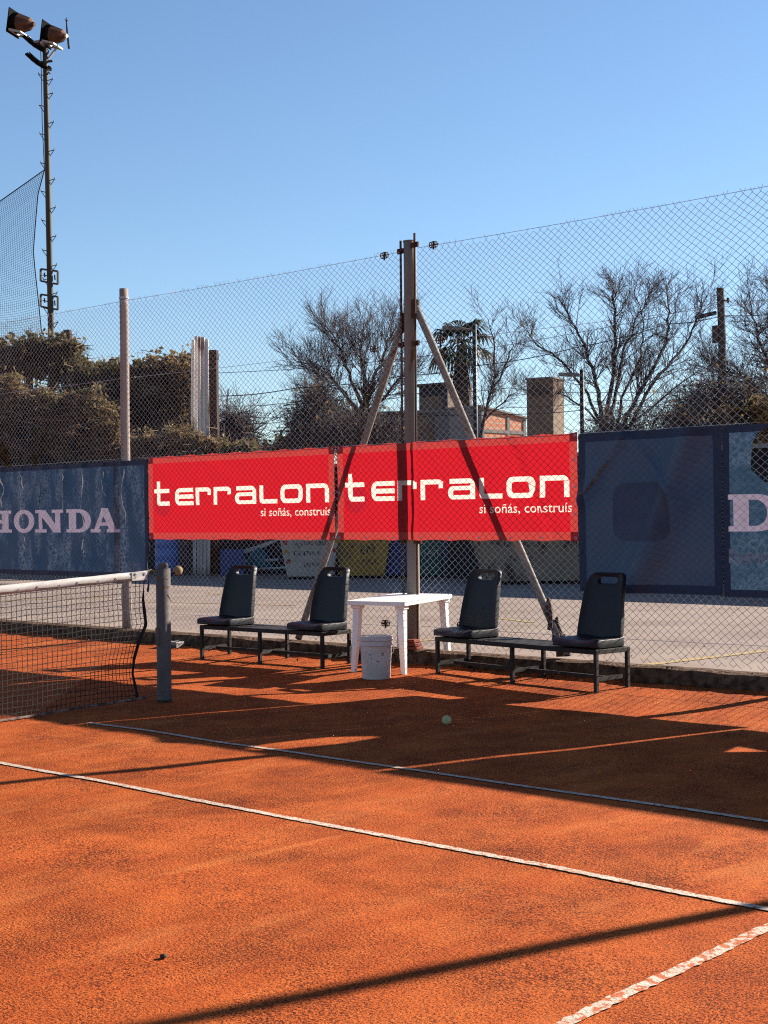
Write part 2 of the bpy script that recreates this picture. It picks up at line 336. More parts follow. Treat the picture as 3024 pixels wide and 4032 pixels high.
def sstep(a, b, x):
    t = max(0., min(1., (x-a)/(b-a))); return t*t*(3-2*t)
def ground_z(x, y): return .05*sstep(1.8, 3.3, y)
# ================================================================== SETTING
FY = 3.332                                    # plane of the wire fence
def clay_court():
    xs = np.concatenate([np.arange(-40, -9, 3.), np.arange(-9, 10.01, .1), np.arange(12, 41, 3.)])
    ys = np.concatenate([np.arange(-45, -8, 3.), np.arange(-8, 1.5, .25), np.arange(1.5, 3.41, .06)])
    X, Y = np.meshgrid(xs, ys)
    Z = np.array([[ground_z(x, y) + (noise.noise(Vector((x*1.1, y*1.6, 0)))*.008 if y < 2.4 else noise.noise(Vector((x*1.1, y*1.6, 0)))*.008 + abs(noise.noise(Vector((x*7, y*7, 3))))*.03*sstep(2.75, 3.15, y)) for x in xs] for y in ys])
    nx, ny = len(xs), len(ys); V = np.stack([X, Y, Z], -1).reshape(-1, 3)
    i, j = np.meshgrid(np.arange(nx-1), np.arange(ny-1)); a = (j*nx+i).ravel()
    tag(np_mesh('clay_court', V, np.stack([a, a+1, a+nx+1, a+nx], 1), M['clay'], smooth=True), kind='structure')
clay_court()
_b = MB(); _b.box((-900, -900, -1.0), (900, FY+.1, -.45)); tag(_b.build('ground', M['lot']), kind='structure')
def gz_noise(x, y): return ground_z(x, y)+noise.noise(Vector((x*1.1, y*1.6, 0)))*.008
def lot():
    b = MB(); b.box((-700, FY+.13, -.6), (700, 1500, .160)); tag(b.build('parking_lot', M['lot']), kind='structure')
    k = MB(); xs = np.arange(-14, 9.0, .09); rows = []
    for x in xs:
        n1 = noise.noise(Vector((x*3, 0, 1)))*.02+noise.noise(Vector((x*11, 0, 5)))*.012; n2 = noise.noise(Vector((x*4, 3, 1)))*.015
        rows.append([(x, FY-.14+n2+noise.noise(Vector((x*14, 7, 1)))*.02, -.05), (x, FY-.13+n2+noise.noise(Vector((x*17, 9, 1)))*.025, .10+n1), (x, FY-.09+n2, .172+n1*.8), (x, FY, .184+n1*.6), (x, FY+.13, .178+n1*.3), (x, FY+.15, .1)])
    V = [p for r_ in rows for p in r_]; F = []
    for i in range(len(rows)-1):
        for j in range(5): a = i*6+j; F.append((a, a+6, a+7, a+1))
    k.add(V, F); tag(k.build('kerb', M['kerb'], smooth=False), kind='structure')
lot()
def strip(name, pts, wd, z, mt, jit=.0035, step=.03, seed=1, follow=True):
    rng = random.Random(seed); p, q = Vector(pts[0]), Vector(pts[1]); d = q-p; n = max(2, int(d.length/step)); d2 = d.normalized(); s = Vector((-d2.y, d2.x, 0))
    V = []; F = []
    for i in range(n+1):
        c = p+d*(i/n); a = wd/2+rng.uniform(-jit, jit); b_ = wd/2+rng.uniform(-jit, jit)
        for o in (s*a, -s*b_):
            r_ = c+o; V.append((r_.x, r_.y, (gz_noise(r_.x, r_.y) if follow else 0)+z))
    for i in range(n): F.append((2*i, 2*i+1, 2*i+3, 2*i+2))
    b = MB(); b.add(V, F); return tag(b.build(name, mt), kind='structure')
strip('sideline', ((.30, -.94, 0), (11, -.94, 0)), .043, .005, M['line'], seed=2)
strip('singles_sideline', ((-9, -2.311, 0), (11, -2.311, 0)), .047, .005, M['line'], seed=3)
strip('service_line', ((6.41, -2.36, 0), (6.41, -9.5, 0)), .050, .005, M['line_worn'], seed=4, jit=.005)
strip('lot_marking', ((2.2, 3.47, 0), (2.52, 5.9, 0)), .11, .165, M['yellow_paint'], jit=.012, follow=False)
for i, (a, b_) in enumerate([((300, 1300), (640, 1308)), ((0, 1298), (250, 1290)), ((860, 1388), (1010, 1378)), ((1030, 1330), (1150, 1345)), ((450, 1282), (560, 1290))]):
    p, q = on_ground(*a), on_ground(*b_); strip('lot_marking', ((p.x, p.y, 0), (q.x, q.y, 0)), .10, .165, M['yellow_paint'], jit=.02, step=.08, seed=20+i, follow=False)

# ================================================================== FENCE
def chain_link():
    fence = thing('chain_link_fence', 'tall chain link fence of diamond wire mesh on poles behind the benches', 'fence', (0, FY, .18))
    rng = np.random.default_rng(4)
    PX, PZ = .077, .0655; x0, x1 = -9.0, 5.3; z0, z1 = .21, 4.06
    nx = int((x1-x0)/(PX/2)); nz = int((z1-z0)/(PZ/2))
    def dz(x, z): return noise.noise(Vector((x*.7, z*.7, 2)))*.010
    def px(i, k):                               # node (i,k): k half rows up
        x = x0+i*PX/2; z = z0+k*PZ/2
        n1 = noise.noise(Vector((x*1.3, z*1.3, 0)))*.030; n2 = noise.noise(Vector((x*1.3, z*1.3, 9)))*.026
        jx, jz = noise.noise(Vector((x*31, z*29, 4)))*.005, noise.noise(Vector((x*27, z*33, 8)))*.005
        if z < .5: n1 += noise.noise(Vector((x*6, z*6, 3)))*.03*(.5-z)/.3; n2 += noise.noise(Vector((x*6, z*6, 7)))*.02*(.5-z)/.3
        return (x+n1+jx, dz(x, z)*.6, z+n2+jz-.18)
    P, Q = [], []
    def skip(x): return -.39 < x < -.17         # the mesh is laced to the two bars beside the big pole
    for i in range(nx):
        x = x0+i*PX/2
        if skip(x+PX/4): continue
        for k in range(nz):
            a, b_ = ((i, k), (i+1, k+1)) if (i+k) % 2 == 0 else ((i+1, k), (i, k+1))
            z = z0+k*PZ/2
            if z < .27 and rng.random() < .35: continue
            P.append(px(*a)); Q.append(px(*b_))
    for i in range(nx):                         # twisted wire ends above the top line
        x = x0+i*PX/2
        if (i+nz) % 2 or skip(x): continue
        p = px(i, nz)
        h = .034+rng.random()*.02
        if rng.random() < .12: continue
        for s in (-1, 1):
            if rng.random() < .10: continue
            q = (p[0]+s*(.014+rng.random()*.018), p[1]+rng.normal()*.008, p[2]+h*(.7+.5*rng.random()))
            P.append(p); Q.append(q)
    V, F = seg_tubes(P, Q, .0019, n=4)
    wm = np_mesh('wire_mesh', V, F, M['galv'], fence)
    def wire(z, xa, xb, r=.0026, sag=.012):
        b = MB(); n = 60
        b.tube([(xa+(xb-xa)*i/n, -.006+noise.noise(Vector((xa+i*.3, z, 0)))*.006, z-.18-sag*math.sin(math.pi*((xa+(xb-xa)*i/n+.28) % 4.47)/4.47)) for i in range(n+1)], r, 4)
        return b.build('tension_wire', M['galv'], fence)
    for z in (4.065, 3.15, .40):
        wire(z, -9.0, -.40); wire(z+.01, -.17, 8.2)
    wire(2.2, -9, -.4); wire(2.2, -.17, 8.2)
    # thin poles
    for x, top, mt in ((-4.845, 4.23, 'wood_post'), (3.84, 4.16, 'post'), (8.1, 4.12, 'post')):
        b = MB(); n = 14; b.tube([(x+noise.noise(Vector((0, i*.4, x)))*.008, .075, -.05+(top+.05-.18)*i/n) for i in range(n+1)], [.058-.006*i/n for i in range(n+1)], 14)
        po = b.build('post', M[mt], fence, smooth=False)
        for p in po.data.polygons: p.use_smooth = len(p.vertices) == 4
        b = MB(); b.tube([(x, .075, top-.18-.12), (x, .075, top-.18-.10)], .060, 12); b.build('wire_tie', M['galv'], po)
    # big central pole with its braces
    b = MB(); b.tube([(-.336+.006*math.sin(i*.7), .070, -.02+(4.17+.02-.18)*i/12) for i in range(13)], .062, 24)
    big = b.build('corner_post', M['post'], fence)
    for p in big.data.polygons: p.use_smooth = len(p.vertices) == 4
    b = MB(); b.tube([(-.334, .070, 3.985), (-.334, .070, 3.996)], .066, 24); b.build('post_cap', M['post'], big)
    for x in (-.412, -.232):
        b = MB(); b.bar((x, .015, .02), (x+.01, .015, 4.0+(.0 if x < -.3 else .05)), .020, .012, up=(0, 1, 0)); br = b.build('tension_bar', M['rust'], big)
        for z in (3.90+(.0 if x < -.3 else .04), 2.98, 1.05):
            b = MB(); b.bar((x-.045, .03, z), (x+.045, .03, z), .018, .05); b.box((x-.014, -.012, z-.014), (x+.014, .03, z+.014)); b.build('bolt', M['rust'], br)
    for top, bot in (((-.41, .070, 3.24), (-1.97, .10, .0)), ((-.27, .070, 3.36), (1.45, .09, .02))):
        t, q = Vector(top), Vector(bot); b = MB(); n = 10
        b.tube([t+(q-t)*(i/n)+Vector((0, .0, noise.noise(Vector((i*.35, top[0], 0)))*.02)) for i in range(n+1)], .036, 12)
        o = b.build('brace', M['brace'], fence)
        for p in o.data.polygons: p.use_smooth = len(p.vertices) == 4
        b = MB(); b.tube([t+Vector((.0, 0, .05)), t+Vector((0, 0, -.13))], .045, 10); b.build('clamp', M['rust'], o)
    # broken concrete and bark round the foot of the right brace
    b = MB(); rnd = random.Random(5)
    for k in range(16):
        f = rnd.random(); c = Vector((1.25+.18*(1-f), .08, .02+.38*f)); a = rnd.uniform(0, 6.28); o = c+Vector((math.cos(a)*.045, math.sin(a)*.04, 0))
        b.tube([o, o+Vector((rnd.uniform(-.015, .015), 0, .07)), o+Vector((rnd.uniform(-.035, .01), rnd.uniform(-.02, .02), .10+.08*rnd.random()))], [.030, .026, .010], 5)
    b.build('broken_footing', M['rust'], fence)
    b = MB()
    for k in range(3): b.box((-.37+.005*k, -.06, .0+.035*k), (-.19-.012*k, .05, .030+.035*k), M=Matrix.Rotation(R(2*k), 4, 'Z'))
    b.build('brick_packing', M['brick_red'], fence, bevel=.006)
    # wire strainers
    for x, z in ((-.585, 4.055), (.045, 4.075), (-.735, 3.145), (.12, 3.15), (-.62, .42), (.34, .44)):
        b = MB(); z -= .18; s = .034
        for dx in (-s, s): b.tube([(x+dx, -.02+.02*math.cos(t)*1.0, z+s*.8*math.sin(t)) for t in [i*.785 for i in range(9)]], .0055, 5)
        for t in (0.2, 1.7, 3.3, 4.9): b.tube([(x-s, -.02+.02*math.cos(t), z+s*.8*math.sin(t)), (x+s, -.02+.02*math.cos(t), z+s*.8*math.sin(t))], .005, 5)
        b.tube([(x, -.02, z-.045), (x, -.02, z+.034)], .010, 6); b.tube([(x-.06, -.015, z+.002), (x+.06, -.015, z+.004)], .005, 5)
        b.build('wire_strainer', M['rust'], fence)
chain_link()

# ================================================================== BANNERS
def rr(x0, z0, x1, z1, rad, corners='abcd', n=6):      # rounded rectangle; corners a=BL b=BR c=TR d=TL
    P = []
    for key, cx, cz, a0 in (('a', x0, z0, 180), ('b', x1, z0, 270), ('c', x1, z1, 0), ('d', x0, z1, 90)):
        if key in corners and rad > 0:
            ox = cx+rad if key in 'ad' else cx-rad; oz = cz+rad if key in 'ab' else cz-rad
            for i in range(n+1):
                t = R(a0+90*i/n); P.append((ox+rad*math.cos(t), oz+rad*math.sin(t)))
        else: P.append((cx, cz))
    return P
def ell(cx, cz, a, b, n=28): return [(cx+a*math.cos(2*math.pi*i/n), cz+b*math.sin(2*math.pi*i/n)) for i in range(n)]
def wordmark(x, z, sx=1.0):                              # the geometric lower case word, letters ~.2 high
    v, h, H = .058, .046, .195; out = []
    def A(*polys): return [[(x+sx*px_, z+pz) for px_, pz in p] for p in polys]
    def letter(o, add, sub=()):
        sh = lambda P: [(x+sx*(o+a), z+b) for a, b in P]
        out.append(([sh(p) for p in add], [sh(p) for p in sub]))
    letter(0, [rr(.05, 0, .27, .048, .05, 'a'), rr(.05, .0, .108, .28, .05, 'a'), rr(0, .145, .27, .192, 0, '')])
    letter(.37, [rr(0, 0, .31, H, .075, 'ad')], [rr(.062, .046, .312, .074, .0, ''), rr(.062, .122, .312, .149, 0, '')])
    letter(.72, [rr(0, 0, v, H, 0, ''), rr(0, H-h, .25, H, .06, 'c'), rr(.195, .11, .25, H-.02, 0, '')])
    letter(1.02, [rr(0, 0, v, H, 0, ''), rr(0, H-h, .285, H, .06, 'c'), rr(.23, .11, .285, H-.02, 0, '')])
    letter(1.37, [rr(0, 0, .33, .126, .06, 'ad'), rr(.02, H-h, .33, H, .07, 'c'), rr(.272, 0, .33, H-.05, 0, '')], [rr(.062, .040, .272, .086, .015)])
    letter(1.75, [rr(0, 0, v, H, .06, 'a'), rr(0.0, 0, .27, h, .045, 'a')])
    letter(2.07, [rr(0, 0, .33, H, .07)], [rr(.06, h, .27, H-h, .03)])
    letter(2.45, [rr(0, 0, .058, H, 0, ''), rr(0, H-h, .325, H, .07, 'c'), rr(.267, 0, .325, H-.05, 0, '')])
    return out
def text_loops(body, size, bold=0.0, sx=1.0, res=2, shear=0):
    cu = bpy.data.curves.new('t', 'FONT'); cu.body = body; cu.size = size; cu.resolution_u = res; cu.fill_mode = 'NONE'; cu.offset = bold; cu.shear = shear
    o = bpy.data.objects.new('t', cu); COL.objects.link(o)
    dg = bpy.context.evaluated_depsgraph_get(); me = o.evaluated_get(dg).to_mesh()
    adj = {}
    for e in me.edges:
        a, b = e.vertices; adj.setdefault(a, []).append(b); adj.setdefault(b, []).append(a)
    co = [(v.co.x*sx, v.co.y) for v in me.vertices]; seen = set(); loops = []
    for s in adj:
        if s in seen: continue
        lp = [s]; seen.add(s); cur = s
        while True:
            nx = [q for q in adj[cur] if q not in seen]
            if not nx: break
            cur = nx[0]; seen.add(cur); lp.append(cur)
        if len(lp) > 2: loops.append([co[i] for i in lp])
    o.evaluated_get(dg).to_mesh_clear(); bpy.data.objects.remove(o); bpy.data.curves.remove(cu)
    return loops
def inside(C, poly):
    x, z = C[:, 0], C[:, 1]; r_ = np.zeros(len(C), bool); n = len(poly)
    for i in range(n):
        x1, z1 = poly[i]; x2, z2 = poly[(i+1) % n]
        if z1 == z2: continue
        c = (z1 > z) != (z2 > z); r_ ^= c & (x < (x2-x1)*(z-z1)/(z2-z1)+x1)
    return r_
def shift(loops, x, z): return [[(a+x, b+z) for a, b in lp] for lp in loops]
def fit_right(loops, xr, z):
    mx = max(a for lp in loops for a, b in lp); return shift(loops, xr-mx, z)
def cdt_sheet(outer, loops, step, jitter=.0, seed=1):
    xs = [p[0] for p in outer]; zs = [p[1] for p in outer]; rnd = random.Random(seed)
    pts = []; edges = []
    for lp in [outer]+loops:
        # resample long edges
        Q = []
        for i in range(len(lp)):
            a, b = lp[i], lp[(i+1) % len(lp)]; L_ = math.hypot(b[0]-a[0], b[1]-a[1]); n = max(1, int(L_/step))
            for k in range(n): Q.append((a[0]+(b[0]-a[0])*k/n, a[1]+(b[1]-a[1])*k/n))
        s = len(pts); pts += Q; edges += [(s+i, s+(i+1) % len(Q)) for i in range(len(Q))]
    g = []
    x = min(xs)+step/2
    while x < max(xs):
        z = min(zs)+step/2
        while z < max(zs): g.append((x+rnd.uniform(-.2, .2)*step, z+rnd.uniform(-.2, .2)*step)); z += step
        x += step
    if g:
        G = np.array(g); G = G[inside(G, outer)]; pts += [tuple(p) for p in G]
    V, E_, F, *_ = delaunay_2d_cdt([Vector(p) for p in pts], edges, [], 0, 1e-6)
    V = np.array([(v.x, v.y) for v in V]); F = np.array([f for f in F if len(f) == 3]); C = V[F].mean(1)
    k = inside(C, outer)
    return V, F[k], C[k]

def sub_mesh(name, V3, F, sel, mats, mi, parent, smooth=True):
    F = F[sel]; used, inv = np.unique(F, return_inverse=True); F2 = inv.reshape(F.shape)
    return np_mesh(name, V3[used], F2, mats, parent, None if mi is None else mi[sel], smooth)

def banner(name, label, cat, group, x0, x1, z0, z1, mats, disp, prints, hem=.07, holes=(), step=.05, grom=9, outline=None, corner=True, patches=(), yoff=.016, gmat='galv'):
    """mats: field, hem, corner; prints: list of (name, material, [(add, sub)] or even-odd loops); patches: (poly, material) printed areas"""
    root = thing(name, label, cat, (x0, FY-yoff, z0), 0, group); wd, ht = x1-x0, z1-z0
    outer = outline or [(0, 0), (wd, 0), (wd, ht), (0, ht)]
    loops = []; inner = [(hem, hem), (wd-hem, hem), (wd-hem, ht-hem), (hem, ht-hem)]
    if hem:
        loops.append(inner)
        if corner: loops += [[(0, 0), (hem, 0), (hem, hem), (0, hem)], [(wd-hem, 0), (wd, 0), (wd, hem), (wd-hem, hem)], [(wd-hem, ht-hem), (wd, ht-hem), (wd, ht), (wd-hem, ht)], [(0, ht-hem), (hem, ht-hem), (hem, ht), (0, ht)]]
    for _, _, kind, data in prints:
        if kind == 'solid':
            for a, s in data: loops += a+s
        else: loops += data
    loops += [p for p, _ in patches]; loops += list(holes)
    V, F, C = cdt_sheet(outer, loops, step)
    mi = np.zeros(len(F), int)
    allm = list(mats)
    for p, mt in patches:
        allm.append(mt); mi[inside(C, p)] = len(allm)-1
    if hem:
        inn = inside(C, inner); mi[~inn] = 1
        if corner:
            cx = (C[:, 0] < hem) | (C[:, 0] > wd-hem); cz = (C[:, 1] < hem) | (C[:, 1] > ht-hem); mi[cx & cz] = 2
    keep = np.ones(len(F), bool)
    for h_ in holes: keep &= ~inside(C, h_)
    V3 = np.array([(x, -abs(disp(x, z)), z) for x, z in V])
    sel_all = np.zeros(len(F), bool)
    parts = []
    for pn, mt, kind, data in prints:
        if kind == 'solid':
            s = np.zeros(len(F), bool)
            for a, sb in data:
                q = np.zeros(len(F), bool)
                for p in a: q |= inside(C, p)
                for p in sb: q &= ~inside(C, p)
                s |= q
        else:
            s = np.zeros(len(F), int)
            for p in data: s += inside(C, p)
            s = s % 2 == 1
        s &= keep & ~sel_all; sel_all |= s; parts.append((pn, mt, s))
    sub_mesh('fabric', V3, F, keep & ~sel_all, allm, mi, root)
    for pn, mt, s in parts:
        if s.any(): sub_mesh(pn, V3, F, s, mt, None, root)
    # eyelets
    gm = MB(); gm.lathe([(.006, -.002), (.012, -.002), (.013, .001), (.006, .003), (.006, -.002)], 10)
    proto = None
    pos = []
    n = grom
    for i in range(n):
        fx_ = .025+(wd-.05)*i/(n-1); pos += [(fx_, ht-.028), (fx_, .028)]
    for k in (1, 2, 3): pos += [(.025, ht*k/4), (wd-.025, ht*k/4)]
    for x, z in pos:
        if proto is None: proto = o = gm.build('eyelet', M[gmat], root)
        else: o = proto.copy(); COL.objects.link(o); o.parent = root
        o.rotation_euler = (R(90), 0, 0); o.location = (x, -abs(disp(x, z))-.003, z)
    return root

def red_disp(seed, ridge=0):
    def f(x, z):
        rg = .012*abs(noise.noise(Vector((x*2.2+z*3.1, z*1.1-x*.9, seed+11))))**.7
        if ridge:
            for (ax, az), (bx, bz), am, w_ in (((2.14, .96), (2.72, .0), .022, .022), ((.985, .96), (.985, .0), .014, .02), ((.28, .96), (.10, .3), .012, .02)):
                dx, dz = bx-ax, bz-az; t = max(0, min(1, ((x-ax)*dx+(z-az)*dz)/(dx*dx+dz*dz))); d_ = math.hypot(x-ax-t*dx, z-az-t*dz); rg += am*math.exp(-(d_/w_)**2)
        return rg+.003+.010*abs(noise.noise(Vector((x*.9, z*1.3, seed))))+.004*abs(noise.noise(Vector((x*3+z*2, z*3-x, seed+4))))
    return f
slog = text_loops('si soñás, construís', .128, .0052, .92)
sl_w = max(a for lp in slog for a, b in lp)-min(a for lp in slog for a, b in lp)
slog = [[(a*1.04/sl_w, b) for a, b in lp] for lp in slog]
_xs = sorted((min(q[0] for q in lp), max(q[0] for q in lp)) for lp in slog); _gaps = []; _m = _xs[0][1]
for a_, b_ in _xs[1:]:
    _gaps.append((a_-_m, (a_+_m)/2-_xs[0][0])); _m = max(_m, b_)
wb1, wb2 = sorted(g[1] for g in sorted(_gaps)[-2:])
for i, (x0, x1, sx, lab) in enumerate([(-4.29, -1.295, 1.012, 'red advertising banner in sunlight with white lettering, left one beside the faded blue canvas'), (-1.252, 1.675, .985, 'red advertising banner with dark pole shadow down its middle, in front of the big pole')]):
    wx = .105; wd = x1-x0
    banner('advertising_banner', lab, 'banner', 'red advertising banners on the fence', x0, x1, 1.237, 2.20, [M['red'], M['red_hem'], M['red_corner']], red_disp(i*7.3, ridge=i),
           [('wordmark', M['white_print'], 'solid', wordmark(wx, .392, sx))]+[('slogan_word', M['white_print'], 'evenodd', [lp for lp in fit_right(slog, wd-.062, .258) if a_ <= (min(q[0] for q in lp)-(wd-.062-1.04)) < b_]) for a_, b_ in ((-1, wb1), (wb1, wb2), (wb2, 9))],
           hem=.082, outline=[(wd*k/64, .010*math.sin(math.pi*(k % 8)/8)) for k in range(65)]+[(wd*k/64, .963-.014*math.sin(math.pi*(k % 8)/8)) for k in range(64, -1, -1)], patches=[(ell(.255, .42, .145, .150), M['red_circle'])], grom=9)

def fold_disp(cols, seed, amp=.03):
    def f(x, z):
        v = .006
        for c, wdt, top in cols:
            t = max(0, 1-(top-z)/1.0); v += amp*t*math.exp(-((x-c-.05*noise.noise(Vector((z*3, c, seed))))/wdt)**2)
        v += .022*abs(noise.noise(Vector((x*.9, z*.9, seed))))+.010*abs(noise.noise(Vector((x*2.7, z*1.8, seed+3))))
        return v
    return f
def serif(ch, x0, z0, wd, ht):
    P = lambda q: [(x0+a*wd, z0+b*ht) for a, b in q]
    s = .14                                                     # serif height
    def stem(a, b): return [P([(a, 0), (b, 0), (b, 1), (a, 1)])]
    def ser(a, b, z): return [P([(a, z), (b, z), (b, z+s), (a, z+s)])]
    if ch == 'H': return [(stem(.12, .36)+stem(.64, .88)+ser(0, .46, 0)+ser(.54, 1, 0)+ser(0, .46, 1-s)+ser(.54, 1, 1-s)+[P([(.3, .42), (.7, .42), (.7, .58), (.3, .58)])], [])]
    if ch == 'O': return [([[(x0+wd/2+wd/2*math.cos(t), z0+ht/2+ht*.52*math.sin(t)) for t in [i*.2094 for i in range(30)]]], [[(x0+wd/2+wd*.25*math.cos(t), z0+ht/2+ht*.34*math.sin(t)) for t in [i*.2094 for i in range(30)]]])]
    if ch == 'N': return [(stem(.12, .27)+stem(.70, .88)+ser(0, .40, 0)+ser(.58, 1, 1-s)+ser(0, .26, 1-s)+[P([(.08, 1), (.36, 1), (.90, 0), (.64, 0)])], [])]
    if ch == 'D':
        o = [(0, 0), (.55, 0)]+[(.55+.45*math.sin(t), .5-.5*math.cos(t)) for t in [i*math.pi/14 for i in range(1, 14)]]+[(.55, 1), (0, 1), (0, 1-s), (.10, 1-s), (.10, s), (0, s)]
        i_ = [(.40, .15), (.52, .15)]+[(.52+.23*math.sin(t), .5-.35*math.cos(t)) for t in [i*math.pi/12 for i in range(1, 12)]]+[(.52, .85), (.40, .85)]
        return [([P(o)], [P(i_)])]
    if ch == 'A': return [([P([(.08, 0), (.24, 0), (.56, 1), (.40, 1)]), P([(.66, 0), (.90, 0), (.60, 1.02), (.36, 1.02)]), P([(.25, .28), (.72, .28), (.72, .42), (.25, .42)])]+ser(0, .34, 0)+ser(.55, 1, 0), [])]
# left canvas with faded serif word
HX = -8.6
def L_(x): return x-HX
honda = []
for ch, a, b_ in (('H', -7.66, -7.09), ('O', -7.04, -6.58), ('N', -6.56, -5.95), ('D', -5.90, -5.38), ('A', -5.39, -4.82)): honda += serif(ch, L_(a), 1.325-.79, b_-a, .285)
ez = fit_right(text_loops('ez', .15, 0, 1.0), L_(-4.82), 1.10-.79)
rr_ = shift(text_loops('R', .13, 0, 1.0), L_(-5.95), 1.10-.79)
tiny = [shift(text_loops('LONERIA', .055, 0, 1.0), L_(-4.68), .93-.79), shift(text_loops('ARCO', .055, 0, 1.0), L_(-4.70), .875-.79), shift(text_loops('IRIS', .055, 0, 1.0), L_(-4.54), .875-.79)]
cols = [(L_(c), .035, 1.38) for c in (-4.74, -5.12, -5.55, -5.95, -6.40, -6.85, -7.3, -7.9, -8.3)]
crk = []
_r = random.Random(12)
for c, zt, zb in ((-4.735, 1.30, .62), (-5.12, 1.28, .95), (-5.55, 1.30, .50), (-5.96, 1.28, .78), (-6.85, 1.29, .70), (-7.28, 1.25, .85), (-5.56, .46, .28), (-6.82, .50, .33)):
    zs_ = [zt+(zb-zt)*i/9 for i in range(10)]; xo = [_r.uniform(-.018, .018)+.02*math.sin(i*.8+c) for i in range(10)]; wv = [_r.uniform(.001, .009)*(1 if 0 < i < 9 else .2) for i in range(10)]
    crk.append(([(L_(c)+xo[i]-wv[i], zs_[i]) for i in range(10)]+[(L_(c)+xo[i]+wv[i], zs_[i]) for i in range(9, -1, -1)], M['lit_crack']))
slit = [(L_(-6.42), 1.20), (L_(-6.405), 1.22), (L_(-6.43), 1.02), (L_(-6.47), .85), (L_(-6.44), .80), (L_(-6.485), .86), (L_(-6.455), 1.04)]
banner('windbreak_canvas', 'faded blue canvas with cracked coating and large pale serif lettering, left of the red banners', 'canvas', 'blue windbreak canvases on the fence', HX, -4.305, .79, 2.17,
       [M['blue'], M['blue_hem'], M['blue_hem']], fold_disp(cols, 3.3), [('lettering', M['lilac'], 'solid', honda), ('name_ending', M['faint'], 'evenodd', ez), ('faint_initial', M['faint'], 'evenodd', rr_)]+[('maker_mark', M['faint'], 'evenodd', t_) for t_ in tiny], hem=.06, holes=[slit], grom=12, corner=False, gmat='dark_iron', patches=crk)
# plain canvas right of the red banners
wd = 3.085-1.69
def plain_disp(x, z):
    v = .010+.015*abs(noise.noise(Vector((x*.8, z*.8, 11.))))+.006*abs(noise.noise(Vector((x*2.2, z*2.2, 14.))))
    for (ax, az), (bx, bz), am, w_ in (((1.15, 1.38), (.55, .0), .050, .13), ((.50, 1.34), (1.05, .75), .014, .05), ((.45, 1.33), (.02, .8), .018, .06), ((1.2, .95), (.8, .3), .012, .10)):
        dx, dz = bx-ax, bz-az; t = max(0, min(1, ((x-ax)*dx+(z-az)*dz)/(dx*dx+dz*dz))); d = math.hypot(x-ax-t*dx, z-az-t*dz); v += 2.4*am*math.exp(-(d/w_)**2)
    return v
banner('windbreak_canvas', 'plain dark navy canvas with a faint rounded square and a frayed tear', 'canvas', 'blue windbreak canvases on the fence', 1.69, 3.085, .80, 2.18,
       [M['blue_plain'], M['blue_hem'], M['blue_hem']], plain_disp, [], hem=.075, corner=False, grom=5, yoff=.022, gmat='dark_iron', step=.035,
       patches=[(rr(.35, .44, .95, .94, .13), M['blue_print'])])
cv = bpy.data.objects[[o.name for o in COL.objects if o.name.startswith('windbreak_canvas')][-1]]
b = MB(); rnd = random.Random(3); pts = [(.03, .85), (.09, .87), (.15, .93), (.21, 1.0), (.27, 1.07), (.32, 1.12)]
top_ = [(x+.012+rnd.uniform(-.006, .01), -.045-rnd.random()*.012, z+.014+rnd.uniform(-.004, .012)) for x, z in pts]; bot_ = [(x+rnd.uniform(-.006, .006), -.036-rnd.random()*.02, z-.014-rnd.random()*.012) for x, z in pts]
mid_ = [(x, -.066-rnd.random()*.012, z+rnd.uniform(-.006, .006)) for x, z in pts]; n = len(pts)
b.add(top_+mid_+bot_, [(i, i+1, i+1+n, i+n) for i in range(n-1)]+[(i+n, i+1+n, i+1+2*n, i+2*n) for i in range(n-1)]); b.build('frayed_tear', M['frayed'], cv)
# canvas with the single capital at the right edge of the picture
DX = 3.09
hole = [(.26, 1.23), (.31, 1.32), (.42, 1.36), (.52, 1.30), (.55, 1.10), (.45, .93), (.38, .92), (.33, .96), (.25, 1.03)]
ram = shift(text_loops('Ramírez', .17, 0, .9), .035, .275)
banner('windbreak_canvas', 'worn blue canvas with a torn hole beside one big pale letter D', 'canvas', 'blue windbreak canvases on the fence', DX, 4.64, .79, 2.18,
       [M['blue_streaked'], M['blue_hem'], M['blue_hem']], fold_disp([(.9, .05, 1.38)], 8.1, .02), [('lettering', M['lilac'], 'solid', serif('D', .045, .53, .46, .30)), ('small_lettering', M['faint'], 'evenodd', ram)], hem=.06, holes=[hole], grom=5, corner=False, yoff=.018, gmat='dark_iron', step=.045)
banner('windbreak_canvas', 'dark blue canvas hung beyond the torn one, past the right edge', 'canvas', 'blue windbreak canvases on the fence', 4.685, 8.0, .85, 2.20,
       [M['blue'], M['blue_hem'], M['blue_hem']], fold_disp([], 5.1), [], hem=.06, holes=[[(.5, .3), (.75, .33), (.62, .42)], [(1.2, .5), (1.42, .47), (1.38, .6)]], grom=8, corner=False, yoff=.018, gmat='dark_iron', step=.08)
# loose dark strip hanging at the end of the left canvas
b = MB(); V = []; n = 12
for i in range(n+1):
    z = 1.25-.62*i/n; x = -4.30+.02*math.sin(i*.8); wv = .03+.012*math.sin(i*1.1)
    V += [(x, FY-.04-.02*math.sin(i*.7), z), (x+wv, FY-.055-.01*math.cos(i*.9), z+.01)]
b.add(V, [(2*i, 2*i+1, 2*i+3, 2*i+2) for i in range(n)]); o = b.build('fabric_strip', M['blue_hem'])
sm = o.modifiers.new('thick', 'SOLIDIFY'); sm.thickness = .004
tag(o, 'loose dark fabric strip hanging from the fence behind the net post', 'fabric strip')

